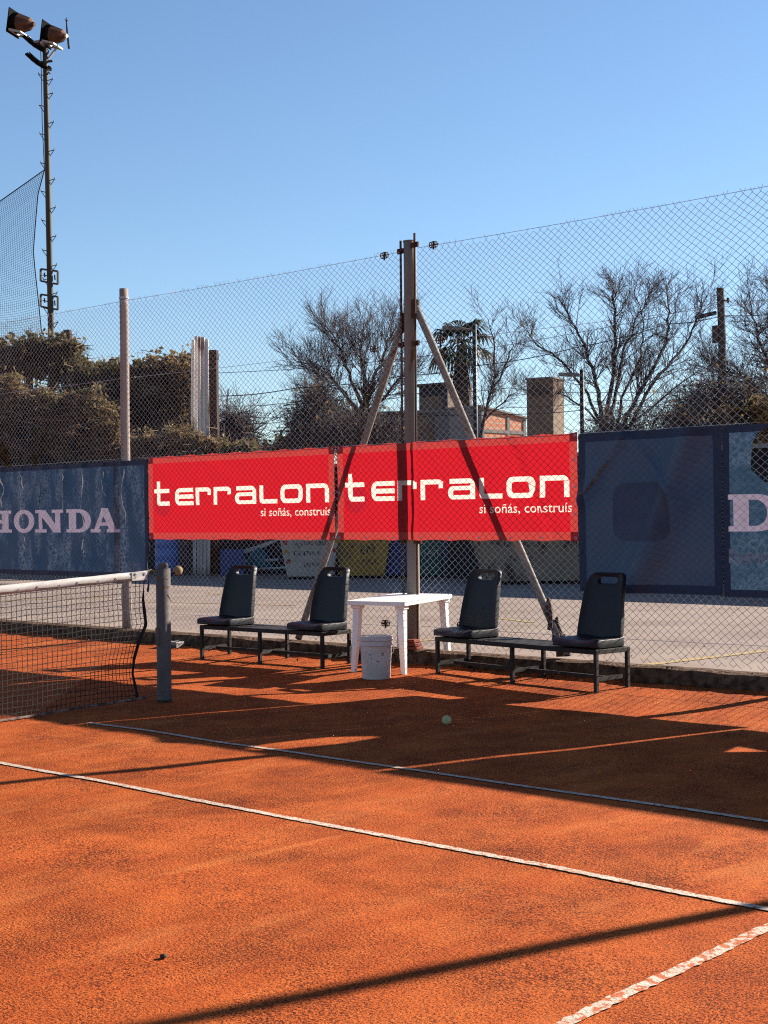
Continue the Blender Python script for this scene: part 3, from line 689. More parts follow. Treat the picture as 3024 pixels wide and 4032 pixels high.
# ================================================================== NET
def tennis_net():
    X = -.22
    root = thing('tennis_net', 'black tennis net with white headband sagging from the grey post', 'tennis net', (X, 0, 0))
    def top(y): return max(.914, 1.058+.047*y) if y > -6.4 else max(.914, 1.058+.047*(-12.8-y))
    def xoff(y, z): return .05*noise.noise(Vector((y*.7, z*1.3, 0)))*(1.0-z)+.012*noise.noise(Vector((y*3, z*3, 5)))
    def edge(z):                                        # the ragged right side of the net
        t = [(0, -.10), (.07, -.085), (.25, -.126), (.37, -.109), (.5, -.062), (.63, .008), (.83, -.02), (1.0, -.003)]
        for (a, u), (b_, v) in zip(t, t[1:]):
            if z <= b_: return u+(v-u)*max(0, (z-a))/(b_-a)
        return -.003
    cell = .044; ny = int(12.6/cell); nzr = 23
    def node(i, k):
        s = i*cell; f = k/nzr; zt = top(-s)-.035; zb = .035+.02*noise.noise(Vector((s*1.2, 0, 0)))-.010*min(1, s/1.3)
        z = zb+(zt-zb)*f; y = -s+edge(z)*max(0, 1-s/.5)+.008*noise.noise(Vector((s*6, f*8, 1)))
        z += .007*noise.noise(Vector((s*6, f*9, 7)))
        return (xoff(y, z), y, z)
    P, Q = [], []
    for i in range(ny+1):
        for k in range(nzr+1):
            a = node(i, k)
            if k < nzr: P.append(a); Q.append(node(i, k+1))
            if i < ny: P.append(a); Q.append(node(i+1, k))
            if k > nzr-6 and i < ny and k < nzr:            # doubled upper rows
                c = (a[0]+.012, a[1]-.012, a[2]); P.append(c); Q.append(tuple(np.array(node(i+1, k))+np.array((.012, -.012, 0))))
    V, F = seg_tubes(P, Q, .0028, n=3); np_mesh('mesh', V, F, M['net'], root)
    b = MB(); n = 90; V = []
    for i in range(n+1):
        y = .02-12.4*i/n; z = top(y)+.004*noise.noise(Vector((y*5, 0, 0)))
        for dx, dz in ((0.008, -.068), (.013, -.03), (.007, .0), (-.007, .0), (-.013, -.03), (-.008, -.068)): V.append((dx, y, z+dz))
    b.add(V, [(i*6+j, i*6+(j+1) % 6, i*6+6+(j+1) % 6, i*6+6+j) for i in range(n) for j in range(6)]); b.add(V[:6], [(0, 1, 2, 3, 4, 5)])
    hb = b.build('headband', M['band'], root, smooth=True)
    b = MB(); y = -.10
    while y > -12:
        z = top(y)-.052; b.tube([(.016, y, z+.014), (.017, y-.01, z), (.016, y-.19, z-.004), (.014, y-.20, z+.012)], .0030, 5); y -= .36
    b.build('lacing', M['cord'], hb)
    b = MB(); b.box((.012, -.14, .985), (.0165, .012, 1.052)); b.build('reinforcement', M['band'], hb)
    for y in (-.105, -.015): b = MB(); b.lathe([(.006, 0), (.012, 0), (.013, .003), (.006, .004)], 12); o = b.build('eyelet', M['galv'], hb); o.rotation_euler = (0, R(90), 0); o.location = (.0175, y, 1.035)
    b = MB(); zs = [.05+.95*i/30 for i in range(31)]
    V = []
    for i, z in enumerate(zs):
        y = edge(z); wv = .012+.008*abs(noise.noise(Vector((z*9, 0, 0)))); a = 2.5*noise.noise(Vector((z*2.5, 2, 0)))
        V += [(xoff(y, z)-wv*math.sin(a), y-wv*math.cos(a), z), (xoff(y, z)+wv*math.sin(a), y+wv*math.cos(a), z)]
    b.add(V, [(2*i, 2*i+1, 2*i+3, 2*i+2) for i in range(30)]); o = b.build('side_strap', M['net'], root); q = o.modifiers.new('s', 'SOLIDIFY'); q.thickness = .006
    b = MB(); n = 70; b.tube([(xoff(-s_, 0)+.01*noise.noise(Vector((s_*3, 0, 0))), .01-s_, .040-.035*min(1, s_/1.2)+.01+.008*noise.noise(Vector((s_*4, 1, 0)))) for s_ in [12.4*i/n for i in range(n+1)]], .016, 6, aspect=.6)
    b.build('bottom_tape', M['tape'], root)
    # cords to the post
    b = MB()
    b.tube([(.012, -.01, 1.03), (.02, .07, 1.015), (.048, .14, .995), (.062, .18, .985)], .0035, 5); b.tube([(.012, -.01, 1.03), (.01, .05, 1.025), (.03, .11, 1.0), (.062, .18, .975)], .003, 5)
    for z, t in ((.99, .01), (.93, .004), (.92, -.01), (.86, -.14), (.50, .05), (.10, 0)):
        b.tube([(.02+.060*math.cos(a), .17+.060*math.sin(a), z+t*math.sin(a/2)) for a in [i*.4 for i in range(17)]], .0028, 4)
    b.tube([(0, .0, .06), (.03, .08, .075), (.055, .12, .10)], .003, 4); b.tube([(.0, -.03, .62), (.01, .05, .5), (-.04, .13, .48)], .002, 4)
    b.tube([(0, 0, 1.045), (.0, .06, 1.06), (.01, .115, 1.045)], .010, 6)
    b.build('tie_cord', M['cord'], root)
tennis_net()
def net_post():
    root = thing('net_post', 'round grey steel post holding the end of the tennis net', 'net post', (-.2, .17, 0))
    b = MB(); b.lathe([(.058, -.1), (.058, 1.072)], 28, cap1=True); o = b.build('post', M['steel'], root, smooth=True)
    for p in o.data.polygons: p.use_smooth = len(p.vertices) == 4
    b = MB(); b.box((-.052, -.012, 1.070), (.052, .012, 1.105)); b.tube([(-.045, 0, 1.10), (.045, 0, 1.10)], .017, 12); b.build('pulley_cap', M['steel'], root, bevel=.004)
    b = MB(); b.box((-.02, -.072, .46), (.02, -.054, .60)); b.build('cleat', M['steel'], root, bevel=.004)
    b = MB(); b.tube([(0.02, .05, 1.035), (.02, .10, 1.03)], .010, 8); b.build('crank_shaft', M['dark_iron'], root)
    b = MB(); b.lathe([(.058, 0), (.064, 0), (.064, .02), (.058, .02)], 24, c=(0, 0, .0)); b.build('ground_sleeve', M['rust'], root)
net_post()
def ball(name, label, loc, mt, r=.0335, sq=1):
    b = MB(); n = 14; b.lathe([(max(.0005, r*math.sin(math.pi*i/n)), -r*math.cos(math.pi*i/n)) for i in range(n+1)], 20)
    o = b.build(name, M[mt], smooth=True); o.location = loc
    c = MB(); c.tube([((r+.0003)*math.cos(t)*math.cos(.55*math.sin(2*t)), (r+.0003)*math.sin(t)*math.cos(.55*math.sin(2*t)), (r+.0003)*math.sin(.55*math.sin(2*t))) for t in [i*.2094 for i in range(31)]], .0014, 4)
    c.build('seam', M['band'], o)
    return tag(o, label, 'ball')
ball('tennis_ball', 'greenish tennis ball lying on the shaded clay in front of the benches', (2.40, .575, .033), 'ball')
ball('tennis_ball', 'worn tan ball stuck on the crank of the grey net post', (-.18, .305, 1.05), 'tan_ball', r=.040)

# ================================================================== BENCHES
def plate(outer, holes, thick, fn, step=.035, hollow=False):
    """solid plate from an outline with holes, bent by fn(x, y, t) -> xyz (t = 0 front, 1 back)"""
    V, F, C = cdt_sheet(outer, list(holes), step)
    k = np.ones(len(F), bool)
    for h_ in holes: k &= ~inside(C, h_)
    F = F[k]; used, inv = np.unique(F, return_inverse=True); F = inv.reshape(F.shape); V = V[used]; n = len(V)
    E = {}
    for f in F:
        for a, b in ((f[0], f[1]), (f[1], f[2]), (f[2], f[0])): E[(a, b)] = 1
    rim = [(a, b) for a, b in E if (b, a) not in E]
    bm = MB(); bm.v = [tuple(fn(x, y, 0)) for x, y in V]+[tuple(fn(x, y, 1)) for x, y in V]
    bm.f = [tuple(f) for f in F]+[tuple(q+n for q in f[::-1]) for f in F]+[(b, a, a+n, b+n) for a, b in rim]; bm.mi = [0]*len(bm.f)
    return bm
def seat_shell(root, x, y, z, rz, dz=0):
    H, wb, wt = .565, .225, .180
    prof = []
    N = 10
    def half(v):                                         # half width of the back at height v
        return wb+(wt-wb)*(max(0, v-.10)/(H-.10))**1.3
    out = [(-half(0)+.02, 0.0)]+[(half(0)-.02, 0.0)]
    vs = [.03, .1, .2, .3, .4, .48]
    right = [(half(v), v) for v in vs]
    r_ = .065; ct = []
    for i in range(7):
        t = R(90*i/6); ct.append((half(H)-r_+r_*math.cos(t), H-r_+r_*math.sin(t)))
    outl = [(-wb+.02, 0), (wb-.02, 0)]+right+ct+[(-a, b) for a, b in ct[::-1]]+[(-a, b) for a, b in right[::-1]]
    hole = rr(-.105, H-.098, .105, H-.036, .029)
    lean = R(9)
    def fn(u, v, t):
        e = half(v)-abs(u); ed = max(0, 1-e/.05); et = max(0, 1-(H-v)/.05)
        dep = .004-.042*ed**2-.020*et**2                 # edges roll forward
        yy = dep+(.045 if t else 0)-(.010 if t and (ed > .9 or et > .9) else 0)
        yb = yy+v*math.sin(lean)+.030*(v/H)**2
        return (u, yb+.15, .045+v*math.cos(lean))
    e = bpy.data.objects.new('bus_seat', None); e.empty_display_size = .1; COL.objects.link(e); e.parent = root; e.location = (x, y, z); e.rotation_euler = (0, 0, rz)
    o = plate(outl, [hole], .03, fn, .03).build('backrest', M['seat'], e, smooth=True, bevel=.006)
    pan = rr(-.230, -.240, .230, .215, .07)
    def fp(u, v, t):
        ex = max(0, 1-(.230-abs(u))/.06); ef = max(0, 1-(v+.240)/.09)
        zt = .072+.010*ex-.030*ef**2-.012*ex**3+.018*max(0, (v-.05)/.15)**2-.012*max(0, 1-abs(u)/.15)
        zb = .004+.012*ef
        return (u, v, zb if t else zt)
    plate(pan, [], .05, fp, .035).build('pan', M['seat'], e, smooth=True, bevel=.014)
    return e
def bench(label, p, q, seats):
    p, q = Vector((*p, 0)), Vector((*q, 0)); d = q-p; Ln = d.length; rz = math.atan2(d.y, d.x)
    root = thing('bench', label, 'bench', (p.x, p.y, 0), rz, 'courtside benches with bus seats'); D_ = .42; H = .375
    g = lambda x, y: gz_noise(*(Matrix.Rotation(rz, 3, 'Z') @ Vector((x, y, 0))+p).xy)
    for x in (.015, Ln/2, Ln-.015):
        for y in (.015, D_-.015):
            b = MB(); b.bar((x, y, g(x, y)-.03), (x, y, H-.04), .032, .032); b.build('leg', M['bench_metal'], root, bevel=.003)
        zc = .115+.02; b = MB(); b.bar((x, .031, zc), (x, D_-.031, zc+.005), .012, .034); b.build('cross_rail', M['bench_metal'], root)
    b = MB(); b.bar((.031, D_/2, .13), (Ln-.031, D_/2, .13), .028, .028); b.build('stretcher', M['bench_metal'], root)
    b = MB(); b.bar((-.003, 0.015, H-.02), (Ln+.003, .015, H-.02), .034, .040); b.bar((-.003, D_-.015, H-.02), (Ln+.003, D_-.015, H-.02), .034, .040)
    b.bar((.014, .033, H-.02), (.014, D_-.033, H-.02), .034, .038); b.bar((Ln-.014, .033, H-.02), (Ln-.014, D_-.033, H-.02), .034, .038); b.build('top_frame', M['bench_metal'], root, bevel=.003)
    n = 5
    for k in range(n):
        y = .055+(D_-.11)*k/(n-1); b = MB(); b.box((.04, y-.030, H-.026), (Ln-.04, y+.030, H-.004)); b.build('slat', M['bench_wood'], root, bevel=.004)
    for x, dr in seats: seat_shell(root, x, .20, H+.002, dr)
    return root
bench('low black bench with two navy bus seats, between the net post and the white table', (-2.47, 2.50), (-.76, 2.56), [(.19, R(2)), (1.47, R(-1))])
bench('low black bench with two navy bus seats, to the right of the white table', (.46, 2.78), (2.36, 2.53), [(.21, R(1)), (1.67, R(3))])

# ================================================================== TABLE, BUCKET
def table():
    root = thing('plastic_table', 'white plastic garden table standing between the two benches', 'table', (-.366, 2.488, .014), R(12)); W, D_ = .62, .98
    tilt = Matrix.Rotation(R(1.4), 4, 'X'); H = .678
    outl = rr(0, 0, W, D_, .03)
    b = plate(outl, [rr(W/2-.02, D_/2-.02, W/2+.02, D_/2+.02, .019)], .04, lambda u, v, t: tilt @ Vector((u, v, H-(.038 if t else 0))), .08)
    b.build('tabletop', M['plastic'], root, bevel=.008)
    for sx in (0, 1):
        for sy in (0, 1):
            cx = .075 if sx == 0 else W-.075; cy = .075 if sy == 0 else D_-.075; ox = -.035 if sx == 0 else .035; oy = -.03 if sy == 0 else .03
            zt = (tilt @ Vector((cx, cy, H-.04))).z; zb = gz_noise(-.366+cx-.2*cy, 2.488+cy+.2*cx)-.014-.008; b = MB(); n = 8
            V = []
            for i in range(n+1):
                f = i/n; wv = .046-.018*f+.004*math.sin(f*3); px_ = cx+ox*f**1.4; py_ = cy+oy*f**1.4; z = zt+(zb-zt)*f
                sgx = -1 if sx == 0 else 1; sgy = -1 if sy == 0 else 1
                V += [(px_-wv*.75, py_-wv*.75, z), (px_+wv*.75, py_-wv*.75, z), (px_+wv*.75, py_+wv*.75, z), (px_-wv*.75, py_+wv*.75, z)]
            b.add(V, [(i*4+j, i*4+4+j, i*4+4+(j+1) % 4, i*4+(j+1) % 4) for i in range(n) for j in range(4)]+[(0, 1, 2, 3), (n*4+3, n*4+2, n*4+1, n*4)])
            o = b.build('leg', M['plastic'], root, bevel=.006)
            c = MB(); c.box((cx-.048, cy-.048, zt-.035), (cx+.048, cy+.048, zt+.006)); c.build('leg_socket', M['plastic'], o, bevel=.006)
table()
def bucket():
    root = thing('bucket', 'stained white plastic bucket under the front of the white table', 'bucket', (.137, 2.335, .012))
    b = MB(); b.lathe([(.001, .004), (.118, .004), (.122, .0), (.126, .01), (.142, .29), (.143, .30)], 40)
    b.lathe([(.136, .372), (.133, .30), (.118, .02), (.001, .015)], 40); b.build('body', M['bucket'], root, smooth=True)
    b = MB(); b.lathe([(.143, .295), (.155, .298), (.155, .307), (.146, .312), (.146, .334), (.155, .338), (.156, .347), (.147, .352), (.148, .370), (.146, .377), (.138, .377), (.136, .37)], 40); b.build('rim', M['bucket'], root, smooth=False, bevel=.002)
    b = MB(); b.tube([(-.150, .0, .32)]+[(-.157*math.cos(t)*1.0, -.157*math.sin(t)*.55-.10*math.sin(t), .32-.13*math.sin(t)*.0-.14*math.sin(t)) for t in [i*math.pi/12 for i in range(1, 12)]]+[(.150, 0, .32)], .0022, 5)
    h = b.build('handle', M['galv'], root); h.rotation_euler = (0, 0, R(200)); root.scale = (1.0, 1.0, 1.03)
    b = MB()
    rnd = random.Random(2)
    for x0, x1, z in ((-.6, -.5, .22), (-.5, -.42, .19), (.2, .42, .23), (.22, .40, .215), (-.1, .05, .16), (-.12, -.10, .13)):
        for k in range(3):
            V = []
            n = 5
            for i in range(n+1):
                a = R(-40)+x0+(x1-x0)*i/n; zz = z+rnd.uniform(-.006, .006); rad_ = .126+(zz-.01)*.0572+.0006
                V += [(rad_*math.cos(a), rad_*math.sin(a), zz), (rad_*math.cos(a), rad_*math.sin(a), zz+.003)]
            b.add(V, [(2*i, 2*i+2, 2*i+3, 2*i+1) for i in range(n)])
    b.build('scribbles', M['black'], root)
bucket()
def metal_box():
    root = thing('junction_box', 'small grey metal box lying on the clay by the kerb behind the net post', 'box', (-3.55, 3.02, .03), R(10))
    b = MB(); b.box((-.12, -.07, 0), (.12, .07, .085)); b.build('body', M['grey_box'], root, bevel=.008)
    b = MB(); b.box((-.10, -.078, .02), (.02, -.0725, .065)); b.box((.05, -.08, .01), (.13, -.0725, .05)); b.build('cover', M['dark_iron'], root, bevel=.002)
    b = MB(); b.tube([(.10, 0, .087), (.12, -.03, .10), (.10, -.06, .10)], .006, 6); b.build('bracket', M['grey_box'], root)
metal_box()

# ================================================================== YARD BEHIND THE FENCE
WY = 16.5
def flat_text(name, body, size, mt, parent, origin, ux, uz, bold=0, sx=1.0):
    lp = text_loops(body, size, bold, sx, res=1); xs = [a for l_ in lp for a, b in l_]; zs = [b for l_ in lp for a, b in l_]
    outer = [(min(xs)-.01, min(zs)-.01), (max(xs)+.01, min(zs)-.01), (max(xs)+.01, max(zs)+.01), (min(xs)-.01, max(zs)+.01)]
    V, F, C = cdt_sheet(outer, lp, 1.0); s = np.zeros(len(F), int)
    for p in lp: s += inside(C, p)
    o_, ux, uz = Vector(origin), Vector(ux), Vector(uz)
    V3 = np.array([tuple(o_+ux*x+uz*z) for x, z in V])
    return sub_mesh(name, V3, F, s % 2 == 1, mt, None, parent, smooth=False)
VIEW_RZ = math.atan2(RT.y, RT.x)               # yaw of a thing that faces the court corner
def skip_bin(label, c, rz, wd, wb, h, ln, mt, texts=(), hazard=True, txt='black'):
    root = thing('rubbish_skip', label, 'skip', (c.x, c.y, .164), rz, 'rubbish skips in the yard')
    b = MB(); n = [(-wb/2, -.0), (wb/2, -.0)]
    V = [(-wb/2, .10, .06), (wb/2, .10, .06), (wb/2, ln-.2, .06), (-wb/2, ln-.2, .06), (-wd/2, 0, h), (wd/2, 0, h), (wd/2, ln, h), (-wd/2, ln, h)]
    b.add(V, [(3, 2, 1, 0), (0, 1, 5, 4), (1, 2, 6, 5), (2, 3, 7, 6), (3, 0, 4, 7)])
    o = b.build('body', M[mt], root); q = o.modifiers.new('s', 'SOLIDIFY'); q.thickness = .03
    b = MB(); e = .05
    for p, q_ in (((-wd/2-e, -.02), (wd/2+e, -.02)), ((-wd/2-e, ln+.02), (wd/2+e, ln+.02)), ((-wd/2-.02, -.0), (-wd/2-.02, ln)), ((wd/2+.02, 0), (wd/2+.02, ln))):
        b.bar((*p, h+.02), (*q_, h+.02), .07, .07)
    b.build('rim', M[mt], root, bevel=.008)
    if hazard:
        b = MB(); k = 0; x = -wd/2-e
        while x < wd/2:
            b.add([(x, -.060, h-.01), (x+.08, -.060, h-.01), (x+.12, -.060, h+.052), (x+.04, -.060, h+.052)], [(0, 1, 2, 3)]); x += .17
        b.build('hazard_stripes', M['black' if 'yellow' in mt else 'hazard'], root)
    for sx in (-1, 1):
        b = MB(); b.tube([(sx*(wd/2-.02), ln*.35, h*.72), (sx*(wd/2+.12), ln*.35, h*.72)], .035, 10); b.build('lifting_lug', M['dark_iron'], root)
        b = MB(); b.box((sx*wb/2-.05, .12, 0), (sx*wb/2+.05, ln-.22, .058)); b.build('runner', M['dark_iron'], root)
    sl = Vector((0, -.10, h-.06)).normalized()
    for body, size, x, f, sx in texts:
        p = Vector((x, .10*(1-f)-.005, .06+(h-.06)*f)); flat_text('lettering', body, size, M[txt], root, p, (1, 0, 0), sl, bold=.004, sx=sx)
    return root, sl
c = on_ground(668, 1252)
sk, sl_ = skip_bin('dirty white skip with black lettering and red corner blocks, left of the yellow one', c, VIEW_RZ-R(4), 1.30, .98, .95, 1.5, 'skip_white', [('LA CORDOBESA', .13, -.36, .76, .85), ('Tel 4790 4', .15, -.36, .50, .9), ('LEPTON', .12, -.12, .24, .9)])
for i, (x, f) in enumerate(((-.56, .78), (-.53, .55), (-.50, .32), (.54, .80), (.52, .58))):
    b = MB(); p = Vector((x, .10*(1-f)-.006, .06+.89*f)); ux = Vector((1, 0, 0)); b.add([p, p+ux*.09, p+ux*.09+sl_*.09, p+sl_*.09], [(0, 1, 2, 3)]); b.build('reflector', M['redpaint' if i % 2 == 0 else 'hazard'], sk)
c = on_ground(783, 1250)
skip_bin('yellow skip with black painted marks, behind the left part of the big pole', c, VIEW_RZ-R(3), 1.22, .95, .93, 1.5, 'skip_yellow', [('EM', .26, -.05, .55, 1.0), ('O', .22, -.38, .42, .8), ('VOLQ', .15, -.05, .30, 1.0)])
c = on_ground(1200, 1262)
skip_bin('rusty tan skip with scrawled lettering, low behind the right hand bench', c, VIEW_RZ+R(4), 3.0, 2.35, .98, 1.6, 'skip_tan', [('LA CORDOB', .15, -1.0, .72, .85), ('Tel 4790', .15, -.9, .42, .85), ('EL HERAL', .14, .25, .74, .85), ('Tel 47', .14, .42, .42, .85)], hazard=False)
def wheel_bin(label, x, y, wd, h, mt, text=None):
    c = on_ground(x, y); root = thing('recycling_bin', label, 'bin', (c.x, c.y, .162), VIEW_RZ-R(2), 'recycling bins by the dark wall')
    b = MB(); V = [(-wd*.44, 0, .05), (wd*.44, 0, .05), (wd*.44, .5, .05), (-wd*.44, .5, .05), (-wd/2, -.05, h), (wd/2, -.05, h), (wd/2, .58, h), (-wd/2, .58, h)]
    b.add(V, [(3, 2, 1, 0), (0, 1, 5, 4), (1, 2, 6, 5), (2, 3, 7, 6), (3, 0, 4, 7), (4, 5, 6, 7)]); b.build('body', M[mt], root, bevel=.02)
    b = MB(); b.box((-wd/2-.03, -.09, h+.004), (wd/2+.03, .62, h+.06)); b.build('lid', M[mt], root, bevel=.02)
    for s in (-1, 1): b = MB(); b.tube([(s*wd*.40-.02, .12, .07), (s*wd*.40+.02, .12, .07)], .068, 12); b.build('wheel', M['dark_iron'], root)
    if text: flat_text('lettering', text, .16, M['white_txt'], root, (-wd*.30, -.036, h*.55), (1, 0, 0), (0, -.03, 1))
wheel_bin('blue recycling bin just left of the big pole', 855, 1248, .62, .95, 'blue_bin')
wheel_bin('green recycling bin with white lettering right of the big pole', 931, 1249, .80, .90, 'green_bin', 'PLAST')
wheel_bin('dark teal recycling bin next to the green one', 981, 1249, .52, .90, 'teal', 'CARTON')
def drum():
    c = on_ground(361, 1243); root = thing('plastic_drum', 'blue plastic drum standing behind the net post', 'drum', (c.x, c.y, .161))
    b = MB(); b.lathe([(.24, 0), (.27, .03), (.285, .25), (.285, .31), (.275, .33), (.285, .35), (.285, .62), (.275, .64), (.285, .66), (.28, .85), (.24, .93)], 28, cap0=True, cap1=True); b.build('body', M['drum'], root, smooth=True)
    for a in (0, 2.5): b = MB(); b.tube([(.14*math.cos(a), .14*math.sin(a), .93), (.14*math.cos(a), .14*math.sin(a), .955)], .04, 12); b.build('bung', M['drum'], root)
drum()
def crate(name, label, cat, x, y, wd, dp, h, mt, dz=0, back=0):
    c = on_ground(x, y); c = c+FW*back; root = thing(name, label, cat, (c.x, c.y, .162), VIEW_RZ+R(8))
    b = MB(); b.box((-wd/2, 0, dz), (wd/2, dp, h)); b.build('body', M[mt], root, bevel=.015)
    b = MB()
    for k in (.3, .7): b.box((-wd/2-.008, -.012, dz+(h-dz)*k-.02), (wd/2+.008, -.004, dz+(h-dz)*k+.02))
    b.build('band', M[mt], root)
    return root
crate('storage_crate', 'dark blue storage crate standing behind the left bench seat', 'crate', 503, 1244, .55, .5, .62, 'blue_bin')
crate('steel_cabinet', 'grey cabinet standing just right of the blue drum', 'cabinet', 397, 1240, .30, .4, .92, 'steel')
crate('leaning_panel', 'pale upright panel left of the tan skip', 'panel', 1052, 1252, .28, .10, 1.0, 'slab')
rnd = random.Random(8)
for i in range(9):
    a = on_ground(425+rnd.random()*60, 1240-rnd.random()*6); e = on_ground(600+rnd.random()*25, 1243-rnd.random()*5)
    lift = .05+.09*(i % 4); tilt = (.55 if i in (2, 6) else .22 if i in (4,) else 0)
    p = Vector((a.x, a.y, .18+lift)); q = Vector((e.x, e.y, .20+lift+tilt*1.1))
    if i in (2, 6): p = p.lerp(q, .35)
    if i == 8: p, q = Vector((on_ground(530, 1240)).xy.to_3d())+Vector((0, 0, .4)), Vector(on_ground(640, 1236).xy.to_3d())+Vector((0, 0, .75))
    b = MB(); n = 8; b.tube([p.lerp(q, k/n)+Vector((0, 0, -.05*math.sin(math.pi*k/n))) for k in range(n+1)], .030, 8)
    o = b.build('pipe', M['pipe'], smooth=True); tag(o, 'white plastic pipe in the loose heap left of the white skip', 'pipe', 'white pipes heaped in the yard')
c = on_ground(560, 1240); b = MB(); n = 14; V = []
for i in range(n+1):
    for j in range(7):
        a = i/n*2-1; t = j/6; V.append((c.x+RT.x*a*.45+FW.x*(t-.5)*.6, c.y+RT.y*a*.45+FW.y*(t-.5)*.6, .165+max(0, (1-a*a)*.62*math.sin(math.pi*(.08+.84*t)))+.04*abs(noise.noise(Vector((a*4, t*4, 0))))))
b.add(V, [(i*7+j, i*7+7+j, i*7+8+j, i*7+j+1) for i in range(n) for j in range(6)]); tag(b.build('tarpaulin', M['tarp'], smooth=True), 'crumpled teal tarpaulin heap beside the white pipes', 'tarpaulin')
def yard_wall():
    root = thing('yard_wall', 'dark yard wall behind the skips and bins, its shade put in the colour', 'wall', (-10, WY, .16))
    b = MB(); b.box((-16, 0, -.1), (17, .22, 2.50)); b.build('wall', M['wall'], root)
    b = MB(); b.box((-16.05, -.04, 2.502), (17.05, .26, 2.58)); b.build('coping', M['concrete'], root)
    for k in range(12): b = MB(); b.box((-15.9+2.9*k, -.06, -.1), (-15.6+2.9*k, -.002, 2.48)); b.build('pier', M['wall'], root)
yard_wall()

